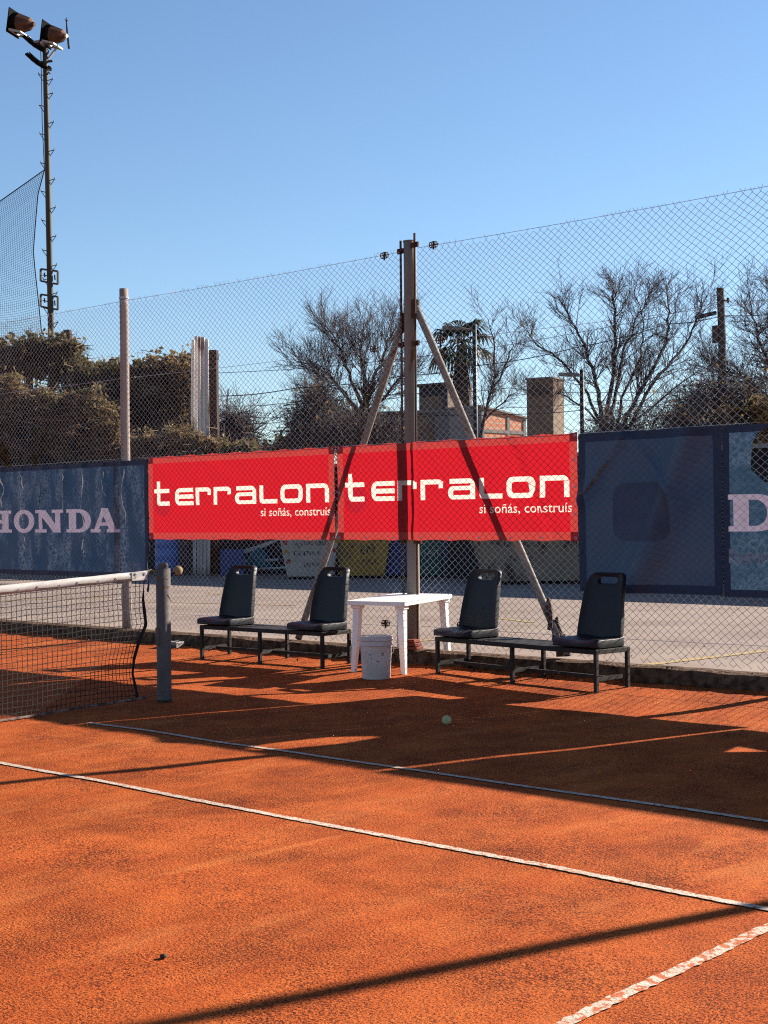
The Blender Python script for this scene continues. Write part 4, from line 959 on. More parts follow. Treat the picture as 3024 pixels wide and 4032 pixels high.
# ================================================================== LIGHT POLE, POSTS
def light_pole():
    d = 38.0; base = at(119, 1000, d); base.z = .16; top = at(97, 86, d)
    root = thing('light_pole', 'tall weathered floodlight pole with climbing steps and two rusty lamps on top', 'light pole', base); T = top-base
    b = MB(); n = 16; b.tube([T*(i/n) for i in range(n+1)], [.098-.030*i/n for i in range(n+1)], 12); pl = b.build('pole', M['pole'], root, smooth=True)
    Ax = RT.copy(); Ax.z = 0; Ax.normalize(); Ay = Vector((FW.x, FW.y, 0)).normalized(); Z = Vector((0, 0, 1))
    L = lambda x, y, z=0: at(x, y, d)-base
    def onpole(y): f = (y-86)/(1000-86); return T*(1-f)
    steps = [(156, 1), (148, -1), (180, 1), (201, -1), (230, 1), (250, -1), (278, 1), (300, -1), (328, 1), (349, -1), (377, 1), (399, -1), (426, 1), (450, -1), (476, 1), (500, -1), (524, 1), (550, -1), (575, 1), (600, -1), (624, 1)]
    for y, s in steps:
        p = onpole(y); b = MB(); q = p+Ax*s*.19+Z*.04; b.tube([p+Ax*s*.05, q], .012, 5); b.tube([q, q+Z*.05], .012, 5); b.tube([q, p+Ax*s*.06-Z*.15], .010, 5); b.build('climbing_step', M['dark_iron'], root)
    # cross arms
    b = MB(); b.bar(L(72, 92), L(148, 78), .06, .07); b.bar(L(96, 78), L(108, 102), .05, .05); b.bar(L(95, 100)-Ay*.3, L(95, 100)+Ay*.4, .06, .06)
    b.bar(L(104, 127), L(122, 104), .05, .04); b.build('crossarm', M['alu'], root)
    # box floodlights: big plate facing left, ribbed rusty body tapering to the right
    for cx, cy, sc in ((29, 50, .62), (100, 75, .60)):
        f = bpy.data.objects.new('floodlight', None); f.empty_display_size = .3; COL.objects.link(f); f.parent = root; f.location = L(cx, cy)
        ax = (Ax*.92+Ay*(-.25)-Z*.14).normalized(); ay = Z.cross(ax).normalized(); az = ax.cross(ay)
        def pt(u, v, w_): return ax*u*sc+ay*v*sc+az*w_*sc
        hw, hh = .42, .40
        b = MB(); sec = [(0.0, .52, .52), (.04, .52, .52)]
        V = []
        for u, a, c_ in sec: V += [pt(u, -a, -c_), pt(u, a, -c_), pt(u, a, c_), pt(u, -a, c_)]
        b.add(V, [(3, 2, 1, 0), (4, 5, 6, 7)]+[(j, (j+1) % 4, 4+(j+1) % 4, 4+j) for j in range(4)]); b.build('front_plate', M['lamp_dark'], f)
        b = MB(); V = []; nn = 8
        for u, s_ in ((.045, .44), (.30, .43), (.84, .26), (.93, .13)):
            for j in range(nn): t = 2*math.pi*(j+.5)/nn; V.append(pt(u, math.cos(t)*s_, math.sin(t)*s_))
        b.add(V, [(i*nn+j, i*nn+(j+1) % nn, i*nn+nn+(j+1) % nn, i*nn+nn+j) for i in range(3) for j in range(nn)]+[tuple(3*nn+j for j in range(nn))]); b.mi = [0]*nn+[1]*(len(b.f)-nn); b.build('housing', [M['lamp_dark'], M['lamp_rust']], f)
        b = MB(); b.tube([pt(.90, 0, 0), pt(1.02, 0, 0)], .10*sc, 10); b.build('socket', M['alu' if cx > 60 else 'rust'], f)
        b = MB(); b.bar(pt(.10, -.44, -.40), pt(.10, .44, -.40), .05, .05); b.bar(pt(.1, -.44, -.4), pt(.62, -.44, -.48), .05, .05); b.bar(pt(.1, .44, -.4), pt(.62, .44, -.48), .05, .05); b.bar(pt(.62, -.44, -.48), pt(.62, .44, -.48), .05, .05); b.build('yoke', M['alu'], f)
    for cx, cy, tl in ((66, 98, .9), (72, 136, .9)):
        f = bpy.data.objects.new('led_floodlight', None); f.empty_display_size = .2; COL.objects.link(f); f.parent = root; f.location = L(cx, cy)
        arc = [Ax*(-.16+.145*k)+Z*(.22-.150*k+.012*k*k) for k in range(5)]
        for k in range(4):
            tg = (arc[k+1]-arc[k]).normalized(); yv = (Ay+Z*.35-Ax*.15).normalized(); nv = tg.cross(yv).normalized(); yv = nv.cross(tg); c0 = (arc[k]+arc[k+1])*.5
            Mx = Matrix((tg, yv, nv)).transposed().to_4x4(); Mx.translation = c0
            b = MB(); b.box((-.088, -.19, -.022), (.088, .19, .022), M=Mx)
            for q in range(5): b.box((-.080, -.17+.08*q, .023), (.080, -.145+.08*q, .065), M=Mx)
            o = b.build('led_module', M['lamp_dark'], f); b = MB(); b.box((-.075, -.175, -.030), (.075, .175, -.0225), M=Mx); b.build('lens', M['led'], o)
        b = MB(); b.tube([p_+Z*.07+Ax*.05 for p_ in arc], .018, 5); b.build('cable', M['wire'], f)
        b = MB(); b.tube([Ax*.05, Ax*.52+Z*.05], .035, 6); b.tube([Ax*.0+Z*.18, Ax*.25-Z*.1, Ax*.45-Z*.3], .02, 5); b.build('arm', M['dark_iron'], f)
    # two open frames lower on the pole
    for y in (597, 652):
        b = MB(); w0, w1 = 88, 125; c4 = [L(w0, y-16), L(w1, y-11), L(w1, y+17), L(w0, y+10)]
        for i in range(4): b.bar(c4[i], c4[(i+1) % 4], .045, .045)
        b.tube([L(96, y-8), L(97, y+2)], .02, 5); b.tube([L(92, y-3), L(103, y-1)], .015, 5); b.tube([L(118, y-3), L(119, y+8)], .02, 5); b.build('open_frame', M['dark_iron'], root)
    b = MB(); b.tube([L(143, 38), L(144.5, 62), L(149, 105)], [.012, .025, .03], 5); b.tube([L(140, 42), L(144, 47)], .012, 4); b.tube([L(146.5, 43), L(144, 47)], .012, 4); b.build('rod', M['rust'], root)
    b = MB(); b.tube([L(70, 88), L(80, 95), L(88, 110), L(89.5, 160), L(91, 260), L(96, 370)], .012, 4); b.tube([L(88, 82), L(100, 74), L(120, 68), L(140, 76)], .016, 5); b.tube([L(140, 74), L(128, 90), L(112, 102), L(104, 98)], .014, 5); b.build('cable', M['wire'], root)
light_pole()
def stop_net():
    d = 38.5; P, Q = [], []
    n, mrows = 30, 64
    top = [(-40, 472), (0, 435), (48, 402), (96, 367)]
    def tp(f): x = -46+142*f; return x, 367+(96-x)*.705+6*math.sin(math.pi*f)*0
    def edge(v):                                   # sagging right edge
        return [(0, 0), (.15, -14), (.35, -20), (.50, -24), (.62, -20), (.8, -13), (1, -6)]
    def ex(v):
        e = edge(v)
        for (a, u), (b_, w_) in zip(e, e[1:]):
            if v <= b_: return u+(w_-u)*(v-a)/(b_-a)
        return -6
    pts = {}
    for i in range(n+1):
        for k in range(mrows+1):
            f = i/n; v = k/mrows; x, y = tp(f); bot = 720
            yy = y+(bot-y)*v + 10*math.sin(math.pi*f)*(v**2); xx = x+ex(v)*f
            pts[i, k] = at(xx, yy, d-.3*math.sin(3*f+2*v))
    for i in range(n+1):
        for k in range(mrows+1):
            if k < mrows: P.append(pts[i, k]); Q.append(pts[i, k+1])
            if i < n: P.append(pts[i, k]); Q.append(pts[i+1, k])
    root = thing('ball_stop_net', 'high dark ball stop net hanging left of the floodlight pole', 'net', pts[0, mrows])
    o0 = np.array(root.location); V, F = seg_tubes(np.array(P)-o0, np.array(Q)-o0, .0042, n=3); np_mesh('mesh', V, F, M['wire'], root)
    b = MB(); b.tube([pts[i, 0]-root.location for i in range(n+1)]+[at(96, 366, 38)-root.location], .016, 5); b.build('top_rope', M['wire'], root)
    b = MB(); b.tube([pts[n, k]-root.location for k in range(mrows+1)], .016, 5); b.build('edge_rope', M['wire'], root)
stop_net()
def old_post(label, x, ytop, d, r_, mt='wood', name='wooden_post', ybot=1000, lean=0):
    t = at(x, ytop, d); base = Vector((t.x+lean, t.y, .16)); root = thing(name, label, 'post', base, 0, 'old posts in the hedge')
    b = MB(); n = 8; b.tube([(t-base)*(i/n)+Vector((noise.noise(Vector((i*.5, x, 0)))*.03, 0, 0)) for i in range(n+1)], [r_*(1.08-.1*i/n) for i in range(n+1)], 9); b.build('shaft', M[mt], root)
    b = MB(); b.tube([(t-base)*.96, (t-base)*.985], r_*1.12, 9); b.build('band', M['rust'], root)
old_post('grey wooden post sticking out of the ivy right of the floodlight pole', 146, 713, 36.5, .11)
old_post('short wooden post just showing above the ivy', 247, 776, 36, .14)
old_post('dark wooden post under the ivy canopy at far left', 62, 790, 36.5, .12)
old_post('dark rusty post right of the corrugated sheet', 461, 757, 34.5, .125, 'rust')
def sheet_metal():
    d = 34.0; base = at(437, 1000, d); base.z = .16; root = thing('corrugated_sheet', 'tall rusty white corrugated metal sheet standing at the end of the hedge', 'metal sheet', base, VIEW_RZ+R(48))
    ht = (at(437, 726, d)-base).z; w_ = .50; V = []; F = []; nx, nz_ = 48, 24
    for k in range(nz_+1):
        for i in range(nx+1):
            u = i/nx; x = -w_/2+w_*u; th = u*2.2-.8; z = ht*k/nz_
            V.append((x+.03*math.sin(z*1.1)+.18*(1-z/ht)*1.0*0, .10*math.cos(th)+.028*math.sin(u*2*math.pi*5)+.03*math.sin(z*.9+u), z-(.10*max(0, (u-.7)/.3)**2+(.10 if u < .2 and k == nz_ else 0)) if k == nz_ else z))
    F = [(k*(nx+1)+i, k*(nx+1)+i+1, (k+1)*(nx+1)+i+1, (k+1)*(nx+1)+i) for k in range(nz_) for i in range(nx)]
    b = MB(); b.add(V, F); o = b.build('sheet', M['corrugated'], root, smooth=True); q = o.modifiers.new('s', 'SOLIDIFY'); q.thickness = .006
    b = MB(); b.bar((-.15, .14, 0), (-.15, .14, ht-.3), .07, .07, up=(0, 1, 0)); b.build('stake', M['wood'], root)
sheet_metal()

# ================================================================== VEGETATION
def foliage(name, label, cat, group, pts_poly, d, dd, nleaf, size, mats, seed, stems=0, clump=.35, holes=(), gap=.42, gsc=2.2, stem_r=.010, stem_len=.9, floor=None):
    """leafy mass filling an outline (picture units, turned into real metres at depth d) with real depth dd"""
    rng = np.random.default_rng(seed); A = np.array(pts_poly, float)
    mn, mx = A.min(0)-22, A.max(0); out = []
    c = at((mn[0]+mx[0])/2, mx[1], d); root = thing(name, label, cat, (c.x, c.y, .16), 0, group); o0 = np.array(root.location)
    k = 1.8228/FPX
    RTa, UPa, FWa, CA = np.array(RT), np.array(UP), np.array(FW), np.array(CAM)
    tot = 0
    while tot < nleaf:
        q = mn+(mx-mn)*rng.random((nleaf, 2)); q += rng.normal(size=q.shape)*1.5
        nq = np.array([(noise.noise(Vector((a*.045, b_*.045, seed)))*16+noise.noise(Vector((a*.16, b_*.16, seed+3)))*9, noise.noise(Vector((a*.045, b_*.045, seed+7)))*20+noise.noise(Vector((a*.16, b_*.16, seed+5)))*11) for a, b_ in q])
        s = inside(q+nq+rng.normal(size=q.shape)*np.where(rng.random((len(q), 1)) < .25, 9., 2.5), pts_poly)
        for h_ in holes: s &= ~(inside(q, h_) & (rng.random(len(q)) < .88))
        q = q[s]; t = rng.random(len(q))
        # thickness profile: thinner towards the outline's top
        D = d+dd*(t-.5)
        W = CA+D[:, None]*(FWa+RTa*((q[:, :1]*1.8228-1512)/FPX)-UPa*((q[:, 1:]*1.8228-2016)/FPX))
        nz_ = np.array([noise.noise(Vector(p*gsc))+.6*noise.noise(Vector(p*gsc*2.7)) for p in W])
        W = W[nz_ > gap-.55]; W = W[W[:, 2] > .16]; out.append(W); tot += len(W)
    W = np.concatenate(out)[:nleaf]-o0
    pick = np.array([noise.noise(Vector(p*.6+o0*.6+np.array((9., 3, seed)))) for p in W])+rng.normal(size=len(W))*.18
    V, F = leaf_quads(W, size, rng); np_mesh('foliage', V, F, mats, root, (pick > .06).astype(int) if len(mats) > 1 else None)
    if stems:
        idx = rng.integers(0, len(W), stems); P = W[idx]; dr = rng.normal(size=P.shape)*np.array((1, 1, 1.0)); dr[:, 2] = np.abs(dr[:, 2])*.5+dr[:, 2]*.3
        dr /= np.linalg.norm(dr, axis=1, keepdims=True); P0 = P-dr*stem_len*.5; P1 = P+rng.normal(size=P.shape)*.06; P2 = P+dr*stem_len*.5-np.array((0, 0, .10))
        P0[:, 2] = np.maximum(P0[:, 2], 0); V, F = seg_tubes(np.concatenate([P0, P1]), np.concatenate([P1, P2]), stem_r, stem_r*.7, 3); np_mesh('stems', V, F, M['bramble'], root)
    return root
IV = [M['ivy'], M['ivy_dry']]
foliage('ivy_canopy', 'ragged dark ivy hanging over old posts like a roof, far left', 'ivy', 'overgrown hedge left of the sheet', [(-60, 742), (0, 738), (20, 742), (50, 733), (80, 738), (110, 735), (150, 733), (165, 745), (180, 765), (190, 785), (200, 800), (215, 820), (225, 850), (205, 850), (190, 825), (170, 812), (150, 835), (140, 800), (120, 835), (105, 805), (90, 815), (60, 800), (40, 818), (20, 805), (0, 812), (-60, 815)], 37, 2.2, 20000, .10, IV, 1, stems=700, gap=.45, stem_r=.007)
foliage('ivy_hedge', 'ivy covered hedge behind the left pole, thickest beside the corrugated sheet', 'hedge', 'overgrown hedge left of the sheet', [(140, 860), (150, 800), (168, 768), (190, 778), (205, 795), (225, 786), (250, 780), (285, 785), (310, 785), (330, 768), (345, 770), (360, 780), (380, 775), (400, 762), (418, 765), (425, 790), (432, 850), (440, 920), (452, 960), (455, 1010), (165, 1010)], 35.5, 2.4, 44000, .09, IV, 2, stems=900, gap=.42, gsc=1.9)
foliage('bramble_thicket', 'brown leafy bramble thicket with dry stems behind the faded canvas', 'bramble', 'overgrown hedge left of the sheet', [(-60, 830), (0, 822), (30, 812), (55, 850), (90, 838), (130, 862), (165, 850), (190, 835), (215, 850), (240, 880), (262, 920), (285, 960), (300, 1012), (-60, 1030)], 33.5, 2.6, 48000, .080, [M['ivy_dry'], M['ivy']], 3, stems=3600, gap=.42, stem_r=.0085, stem_len=.7)
foliage('ivy_hedge', 'low leafy hedge in front of the dark ivy above the left red banner', 'hedge', 'overgrown hedge left of the sheet', [(255, 985), (290, 960), (320, 935), (350, 945), (380, 925), (410, 940), (430, 950), (470, 955), (500, 962), (540, 965), (560, 970), (560, 985), (255, 1015)], 32.5, 1.6, 20000, .065, IV, 5, stems=700, gap=.42, stem_r=.008)

def tree(name, label, x, ybase, d, spec, group='bare trees beyond the yard', seed=1, trunk_r=.12, mt='bark'):
    """spec: list of main limbs [(x,y) picture points..., radius]; side branches and twigs grow from them"""
    rnd = random.Random(seed); base = at(x, ybase, d); base.z = .16; root = thing(name, label, 'tree', base, 0, group)
    big = MB(); SP, SQ, S0, S1 = [], [], [], []
    def grow(p, dirv, ln, r_, lev, up):
        n = 4 if lev < 2 else 3; q = p.copy(); dv = dirv.normalized(); pts = [q.copy()]
        for i in range(n):
            dv = (dv+Vector((rnd.gauss(0, .07), rnd.gauss(0, .07), rnd.gauss(0, .06)+up))).normalized(); q2 = q+dv*ln/n
            ra = r_*(1-.75*i/n); rb = r_*(1-.75*(i+1)/n); SP.append(tuple(q)); SQ.append(tuple(q2)); S0.append(ra); S1.append(max(rb, .0045)); q = q2; pts.append(q.copy())
        return pts, dv
    def rec(p, dv, ln, r_, lev, maxl, up, dens):
        pts, dv2 = grow(p, dv, ln, r_, lev, up)
        if lev >= maxl: return
        k = rnd.randint(dens+1, dens+3) if lev < maxl-1 else rnd.randint(dens+1, dens+4)
        for _ in range(k):
            f = rnd.uniform(.2, 1.0); i = min(len(pts)-2, int(f*(len(pts)-1))); s = pts[i].lerp(pts[i+1], rnd.random())
            a = (pts[i+1]-pts[i]).normalized(); side = Vector((rnd.gauss(0, 1), rnd.gauss(0, 1), rnd.gauss(.15, .7))); side = (side-a*side.dot(a)).normalized()
            nd = (a*rnd.uniform(.8, 1.3)+side*rnd.uniform(.45, .8)).normalized(); rec(s, nd, ln*rnd.uniform(.45, .8), max(.0058, r_*rnd.uniform(.40, .6)), lev+1, maxl, up*.7, dens)
    for limb in spec:
        pts2, r_, maxl, dens, side_len, up = limb
        W = []
        zoff = rnd.uniform(-.3, .3)
        for i, (px_, py_) in enumerate(pts2):
            f = i/(len(pts2)-1); W.append(at(px_, py_, d+(rnd.uniform(-1.3, 1.3) if i > 1 else zoff)*(1 if i else .3))-base)
        C_ = []
        for i in range(len(W)-1):
            for t in range(4): C_.append(W[i].lerp(W[i+1], t/4)+Vector((rnd.gauss(0, .03), rnd.gauss(0, .03), 0)))
        C_.append(W[-1]); n = len(C_); rad = [r_*.80*(1-.84*i/(n-1)) for i in range(n)]
        big.tube(C_, rad, 7)
        tot = sum((C_[i+1]-C_[i]).length for i in range(n-1))
        nb = int(tot*6.0*dens/2)
        for _ in range(nb):
            f = rnd.uniform(.28, 1.0); i = min(n-2, int(f*(n-1))); s = C_[i].lerp(C_[i+1], rnd.random()); a = (C_[i+1]-C_[i]).normalized()
            side = Vector((rnd.gauss(0, 1), rnd.gauss(0, 1), rnd.gauss(.1, .6))); side = (side-a*side.dot(a)).normalized()
            rec(s, a*rnd.uniform(.7, 1.2)+side*.75, side_len*rnd.uniform(.5, 1.15)*(1.15-.3*f), max(.012, r_*.28*(1-.6*f)), 1, maxl, up, dens)
    big.build('trunk', M[mt], root, smooth=True)
    V, F = seg_tubes(np.array(SP), np.array(SQ), np.array(S0), np.array(S1), 3); np_mesh('crown', V, F, M['twig'], root)
    return root
# (limb points, radius, twig levels, density, side branch length, upward bend)
tree('bare_tree', 'wide bare winter tree with several stems beyond the plain blue canvas', 1320, 960, 50, [
    ([(1300, 960), (1298, 900), (1290, 830), (1265, 760), (1235, 690), (1205, 640)], .13, 3, 2, 1.1, .10),
    ([(1300, 930), (1270, 850), (1215, 780), (1160, 745), (1128, 700)], .08, 3, 2, 1.0, .12),
    ([(1305, 960), (1312, 880), (1325, 790), (1330, 700), (1325, 640), (1322, 605)], .13, 3, 2, 1.0, .10),
    ([(1318, 960), (1322, 890), (1335, 820), (1350, 760), (1375, 690), (1400, 640)], .11, 3, 2, 1.0, .10),
    ([(1340, 960), (1352, 900), (1400, 820), (1440, 740), (1445, 675), (1440, 620)], .12, 3, 2, 1.1, .10),
    ([(1345, 960), (1375, 890), (1425, 810), (1480, 745), (1510, 680), (1520, 620)], .10, 3, 2, 1.1, .10),
    ([(1330, 940), (1345, 860), (1385, 770), (1390, 700), (1370, 620)], .08, 3, 2, 1.0, .10),
    ([(1300, 920), (1262, 880), (1210, 850), (1165, 850)], .06, 3, 2, .9, .15),
    ([(1350, 930), (1420, 870), (1480, 820), (1530, 790)], .06, 3, 2, 1.0, .12)], seed=4)
tree('bare_tree', 'spreading bare tree with thick dark knobs, left of the big pole', 785, 960, 46, [
    ([(770, 960), (780, 920), (785, 885), (795, 860), (800, 830)], .22, 3, 2, .9, .16),
    ([(782, 900), (745, 850), (715, 815), (680, 790), (640, 780)], .10, 3, 3, 1.0, .12),
    ([(785, 880), (760, 820), (740, 760), (722, 730), (705, 705)], .09, 3, 3, 1.0, .14),
    ([(790, 870), (785, 800), (780, 745), (785, 705)], .09, 3, 3, 1.0, .14),
    ([(795, 860), (815, 800), (832, 755), (845, 715)], .09, 3, 3, 1.0, .14),
    ([(790, 890), (830, 860), (860, 820), (895, 790)], .08, 3, 3, 1.0, .12),
    ([(780, 900), (735, 880), (690, 870), (640, 850)], .08, 3, 2, .9, .12)], seed=9)
tree('bare_tree', 'small bare tree with dark forked trunk, between palm and concrete tower', 1045, 960, 52, [
    ([(1038, 960), (1045, 910), (1060, 850), (1068, 800), (1065, 730), (1055, 690)], .10, 3, 2, .9, .12),
    ([(1060, 850), (1085, 810), (1105, 760), (1110, 715)], .06, 3, 2, .9, .12),
    ([(1045, 910), (1075, 880), (1110, 850), (1145, 830)], .05, 3, 2, .8, .12)], seed=12)
tree('bare_tree', 'dense bare tree at the right edge behind the wooden utility pole', 1690, 960, 47, [
    ([(1690, 960), (1680, 880), (1665, 800), (1640, 730), (1625, 670)], .14, 3, 3, 1.1, .10),
    ([(1685, 920), (1650, 850), (1600, 810), (1560, 800), (1520, 770)], .09, 3, 3, 1.0, .08),
    ([(1690, 900), (1700, 800), (1690, 700), (1680, 620)], .11, 3, 3, 1.1, .10),
    ([(1680, 940), (1620, 890), (1560, 870), (1500, 860)], .07, 3, 3, 1.0, .08),
    ([(1690, 880), (1740, 800), (1760, 700)], .10, 3, 2, 1.1, .10)], seed=15)
def thicket(label, x0, x1, ytop, ybot, d, dd, n, seed, ln=1.1, leaf=0):
    rng = np.random.default_rng(seed); rnd = random.Random(seed); c = at((x0+x1)/2, ybot, d); root = thing('bare_shrub', label, 'shrub', (c.x, c.y, .16), 0, 'twiggy shrubs beyond the yard'); o0 = np.array(root.location)
    P, Q, A, B_ = [], [], [], []
    for i in range(n):
        x = x0+(x1-x0)*rnd.random(); t = 2*(x-x0)/(x1-x0)-1; yt = ytop+(ybot-ytop)*.55*t*t+12*noise.noise(Vector((x*.03, seed, 0))); y = yt+(ybot-yt)*rnd.random()**1.2
        p = np.array(at(x, y, d+dd*(rnd.random()-.5)))-o0; dv = np.array((rnd.gauss(t*.4, .6), rnd.gauss(0, .6), rnd.gauss(.55, .5))); dv /= np.linalg.norm(dv)
        L_0 = ln*(.5+rnd.random()); r_ = .008+.012*rnd.random()**3; p0 = p-dv*L_0*.6
        for k in range(3):
            q = p0+dv*L_0/3; P.append(p0); Q.append(q); A.append(r_*(1-.25*k)); B_.append(r_*(1-.25*(k+1))); p0 = q; dv = dv+np.array((rnd.gauss(0, .2), rnd.gauss(0, .2), rnd.gauss(.05, .15))); dv /= np.linalg.norm(dv)
            for _ in range(2):
                e = dv+np.array((rnd.gauss(0, .7), rnd.gauss(0, .7), rnd.gauss(.1, .5))); e /= np.linalg.norm(e); P.append(p0); Q.append(p0+e*L_0*.28); A.append(.007); B_.append(.004)
    P, Q = np.array(P), np.array(Q); P[:, 2] = np.maximum(P[:, 2], 0); V, F = seg_tubes(P, Q, np.array(A), np.array(B_), 3); np_mesh('branches', V, F, M['twig'], root)
    if leaf:
        k = rng.integers(0, len(Q), leaf); V, F = leaf_quads(Q[k]+rng.normal(size=(leaf, 3))*.08, .09, rng); np_mesh('leaves', V, F, [M['ivy_dry']], root)
thicket('rounded twiggy shrub left of the spreading bare tree', 628, 745, 840, 965, 43, 2.5, 560, 21, leaf=500)
thicket('low tangle of twigs beneath the spreading bare tree', 690, 870, 905, 965, 41, 2.0, 420, 22, leaf=200)
thicket('dark tangled thicket behind the utility pole on the right', 1450, 1720, 815, 965, 44, 3.0, 1100, 23, leaf=900)
thicket('brown scrub along the top of the plain blue canvas', 1270, 1560, 890, 965, 42, 2.0, 480, 24, leaf=300)
thicket('pale fan of fine twigs right of the corrugated sheet', 462, 545, 895, 985, 36, 1.0, 330, 25, ln=1.2)
foliage('evergreen_shrub', 'small dark evergreen shrub far beyond the left red banner', 'shrub', None, [(555, 968), (575, 962), (590, 955), (605, 948), (620, 945), (650, 930), (680, 935), (700, 960), (700, 990), (555, 990)], 60, 3, 3500, .16, [M['evergreen'], M['ivy_dry']], 31, stems=40, gap=.3)
foliage('ivy_hedge', 'brown hedge strip low behind the utility pole at the right edge', 'hedge', None, [(1480, 905), (1520, 890), (1560, 880), (1600, 875), (1660, 860), (1720, 860), (1720, 975), (1480, 975)], 43, 2, 6000, .10, [M['ivy_dry'], M['ivy']], 33, stems=300, gap=.35)
def palm():
    d = 56; base = at(1003, 960, d); base.z = .16; T = at(999, 745, d)-base; root = thing('palm_tree', 'fan palm with a shaggy skirt of dead fronds behind the right brace', 'palm', base); rnd = random.Random(6)
    b = MB(); n = 12; b.tube([T*(i/n)+Vector((.05*math.sin(i), 0, 0)) for i in range(n+1)], [.26-.05*i/n for i in range(n+1)], 10); b.build('trunk', M['palm_dry'], root)
    def frond(dirv, ln, wd, droop):
        b = MB(); p = T+Vector((0, 0, .1)); side = dirv.cross(Vector((0, 0, 1))).normalized(); pts = []
        for i in range(5): t = i/4; pts.append(p+dirv*ln*.6*t+Vector((0, 0, -droop*ln*.35*t*t)))
        b.tube(pts, .02, 4); c = pts[-1]; dv = (pts[-1]-pts[-2]).normalized(); nb = 13
        for k in range(nb):
            a = R(-95+190*k/(nb-1)); e = (dv*math.cos(a)+side*math.sin(a)); L_0 = ln*.62*(.75+.25*math.cos(a)); m1 = c+e*L_0*.6; m2 = c+e*L_0+Vector((0, 0, -.30*L_0*(1+droop))); s = e.cross(Vector((0, 0, 1))).normalized()*wd
            b.add([c, m1-s, m2, m1+s], [(0, 1, 2, 3)])
        return b
    for i in range(26):
        a = i*2.399; el = R(rnd.uniform(-5, 75)); dv = Vector((math.cos(a)*math.cos(el), math.sin(a)*math.cos(el), math.sin(el))); frond(dv, rnd.uniform(1.15, 1.5), .06, .5 if el > .5 else .9).build('frond', M['palm'], root)
    for i in range(16):
        a = i*2.1; el = R(rnd.uniform(-75, -25)); dv = Vector((math.cos(a)*math.cos(el), math.sin(a)*math.cos(el), math.sin(el))); f = frond(dv, rnd.uniform(.7, 1.15), .03, .9)
        f.v = [(x, y, z-rnd.random()*0-.25*(i % 5)) for x, y, z in f.v]; f.build('dead_frond', M['palm_dry'], root)
palm()

# ================================================================== BUILDINGS
def px_m(d): return 1.8228*d/FPX
def place(x, d):
    p = at(x, 1000, d); return Vector((p.x, p.y, .16))
def zat(x, y, d): return at(x, y, d).z-.16
def house():
    d = 58; root = thing('house', 'grey block house with a small cream upper room behind the right brace', 'house', place(905, d), VIEW_RZ-R(3)); s = px_m(d)
    h1 = zat(900, 892, d); h2 = zat(920, 830, d)
    b = MB(); b.box((-38*s, 0, 0), (134*s, 3.5, h1)); b.build('wall', M['block'], root)
    b = MB(); b.box((-40*s, -.10, h1+.002), (136*s, 3.6, h1+.10)); b.build('roof_slab', M['concrete'], root)
    a = 64*s/math.cos(R(32)); c_ = 52*s/math.sin(R(32)); Mu = Matrix.Translation((64*s, .5, 0)) @ Matrix.Rotation(R(-32), 4, 'Z')
    b = MB(); b.box((-a, 0, h1+.102), (0, c_, h2), M=Mu); b.build('upper_room', M['plaster'], root)
    b = MB(); b.box((-a-.12, -.25, h2+.002), (.06, c_+.1, h2+.10), M=Mu); b.build('upper_roof', M['roof'], root)
    b = MB(); b.box((-a+.05, -.035, h1+.75), (-.30, -.003, h2-.04), M=Mu); b.build('window', M['black'], root)
    b = MB(); b.box((-.20, -.06, h1+.104), (.02, -.003, h2-.01), M=Mu); b.build('pilaster', M['roof'], root)
    b = MB(); b.box((0*s, -.05, h1-1.3), (32*s, -.003, h1-.06)); b.build('panel', M['plaster'], root)
    b = MB(); b.box((-6*s, -.05, 0), (34*s, -.004, h1-1.35)); b.build('door', M['black'], root)
    d2 = 62; r2 = thing('house', 'low house with dark roof edge partly hidden by the spreading bare tree', 'house', place(810, d2), VIEW_RZ-R(6)); h = zat(810, 897, d2)
    b = MB(); b.box((-1.4, 0, 0), (2.4, 5, h)); b.build('wall', M['block'], r2); b = MB(); b.box((-1.55, -.3, h+.002), (2.55, 5.2, h+.14)); b.build('roof', M['roof'], r2)
    b = MB(); b.box((.3, -.05, .9), (1.3, -.004, 2.0)); w_ = b.build('window', M['black'], r2); b = MB(); b.box((.24, -.09, .82), (1.36, -.052, .895)); b.build('sill', M['concrete'], w_)
house()
def brick_house():
    d = 54; root = thing('brick_house', 'unfinished orange hollow brick house left of the concrete tower', 'house', place(1040, d), VIEW_RZ+R(46)); hl = zat(1040, 879, d); L0 = 2.75; D0 = 1.6
    e = at(1142, 905, d+L0*.72); hr = e.z-.16
    b = MB(); V = [(0, 0, 0), (L0, 0, 0), (L0, 0, hr), (0, 0, hl), (0, D0, 0), (L0, D0, 0), (L0, D0, hr), (0, D0, hl)]
    b.add(V, [(0, 1, 2, 3)], 0); b.add(V, [(1, 5, 6, 2), (5, 4, 7, 6), (4, 0, 3, 7), (3, 2, 6, 7)], 1); b.build('wall', [M['hollow'], M['block']], root)
    for x in (0.004, 1.55, L0-.2): b = MB(); hh = hl+(hr-hl)*(x+.1)/L0; b.box((x, -.03, 0), (x+.16, -.004, hh-.06)); b.build('column', M['concrete'], root)
    b = MB(); b.box((0, -.034, hr-.62), (L0, -.031, hr-.50)); b.build('beam', M['concrete'], root)
    b = MB(); b.add([(-.10, -.10, hl+.005), (L0+.1, -.10, hr+.0), (L0+.1, D0+.1, hr+.0), (-.10, D0+.1, hl+.005), (-.10, -.10, hl+.07), (L0+.1, -.10, hr+.065), (L0+.1, D0+.1, hr+.065), (-.10, D0+.1, hl+.07)], [(3, 2, 1, 0), (4, 5, 6, 7), (0, 1, 5, 4), (1, 2, 6, 5), (2, 3, 7, 6), (3, 0, 4, 7)]); b.build('roof', M['concrete'], root)
brick_house()
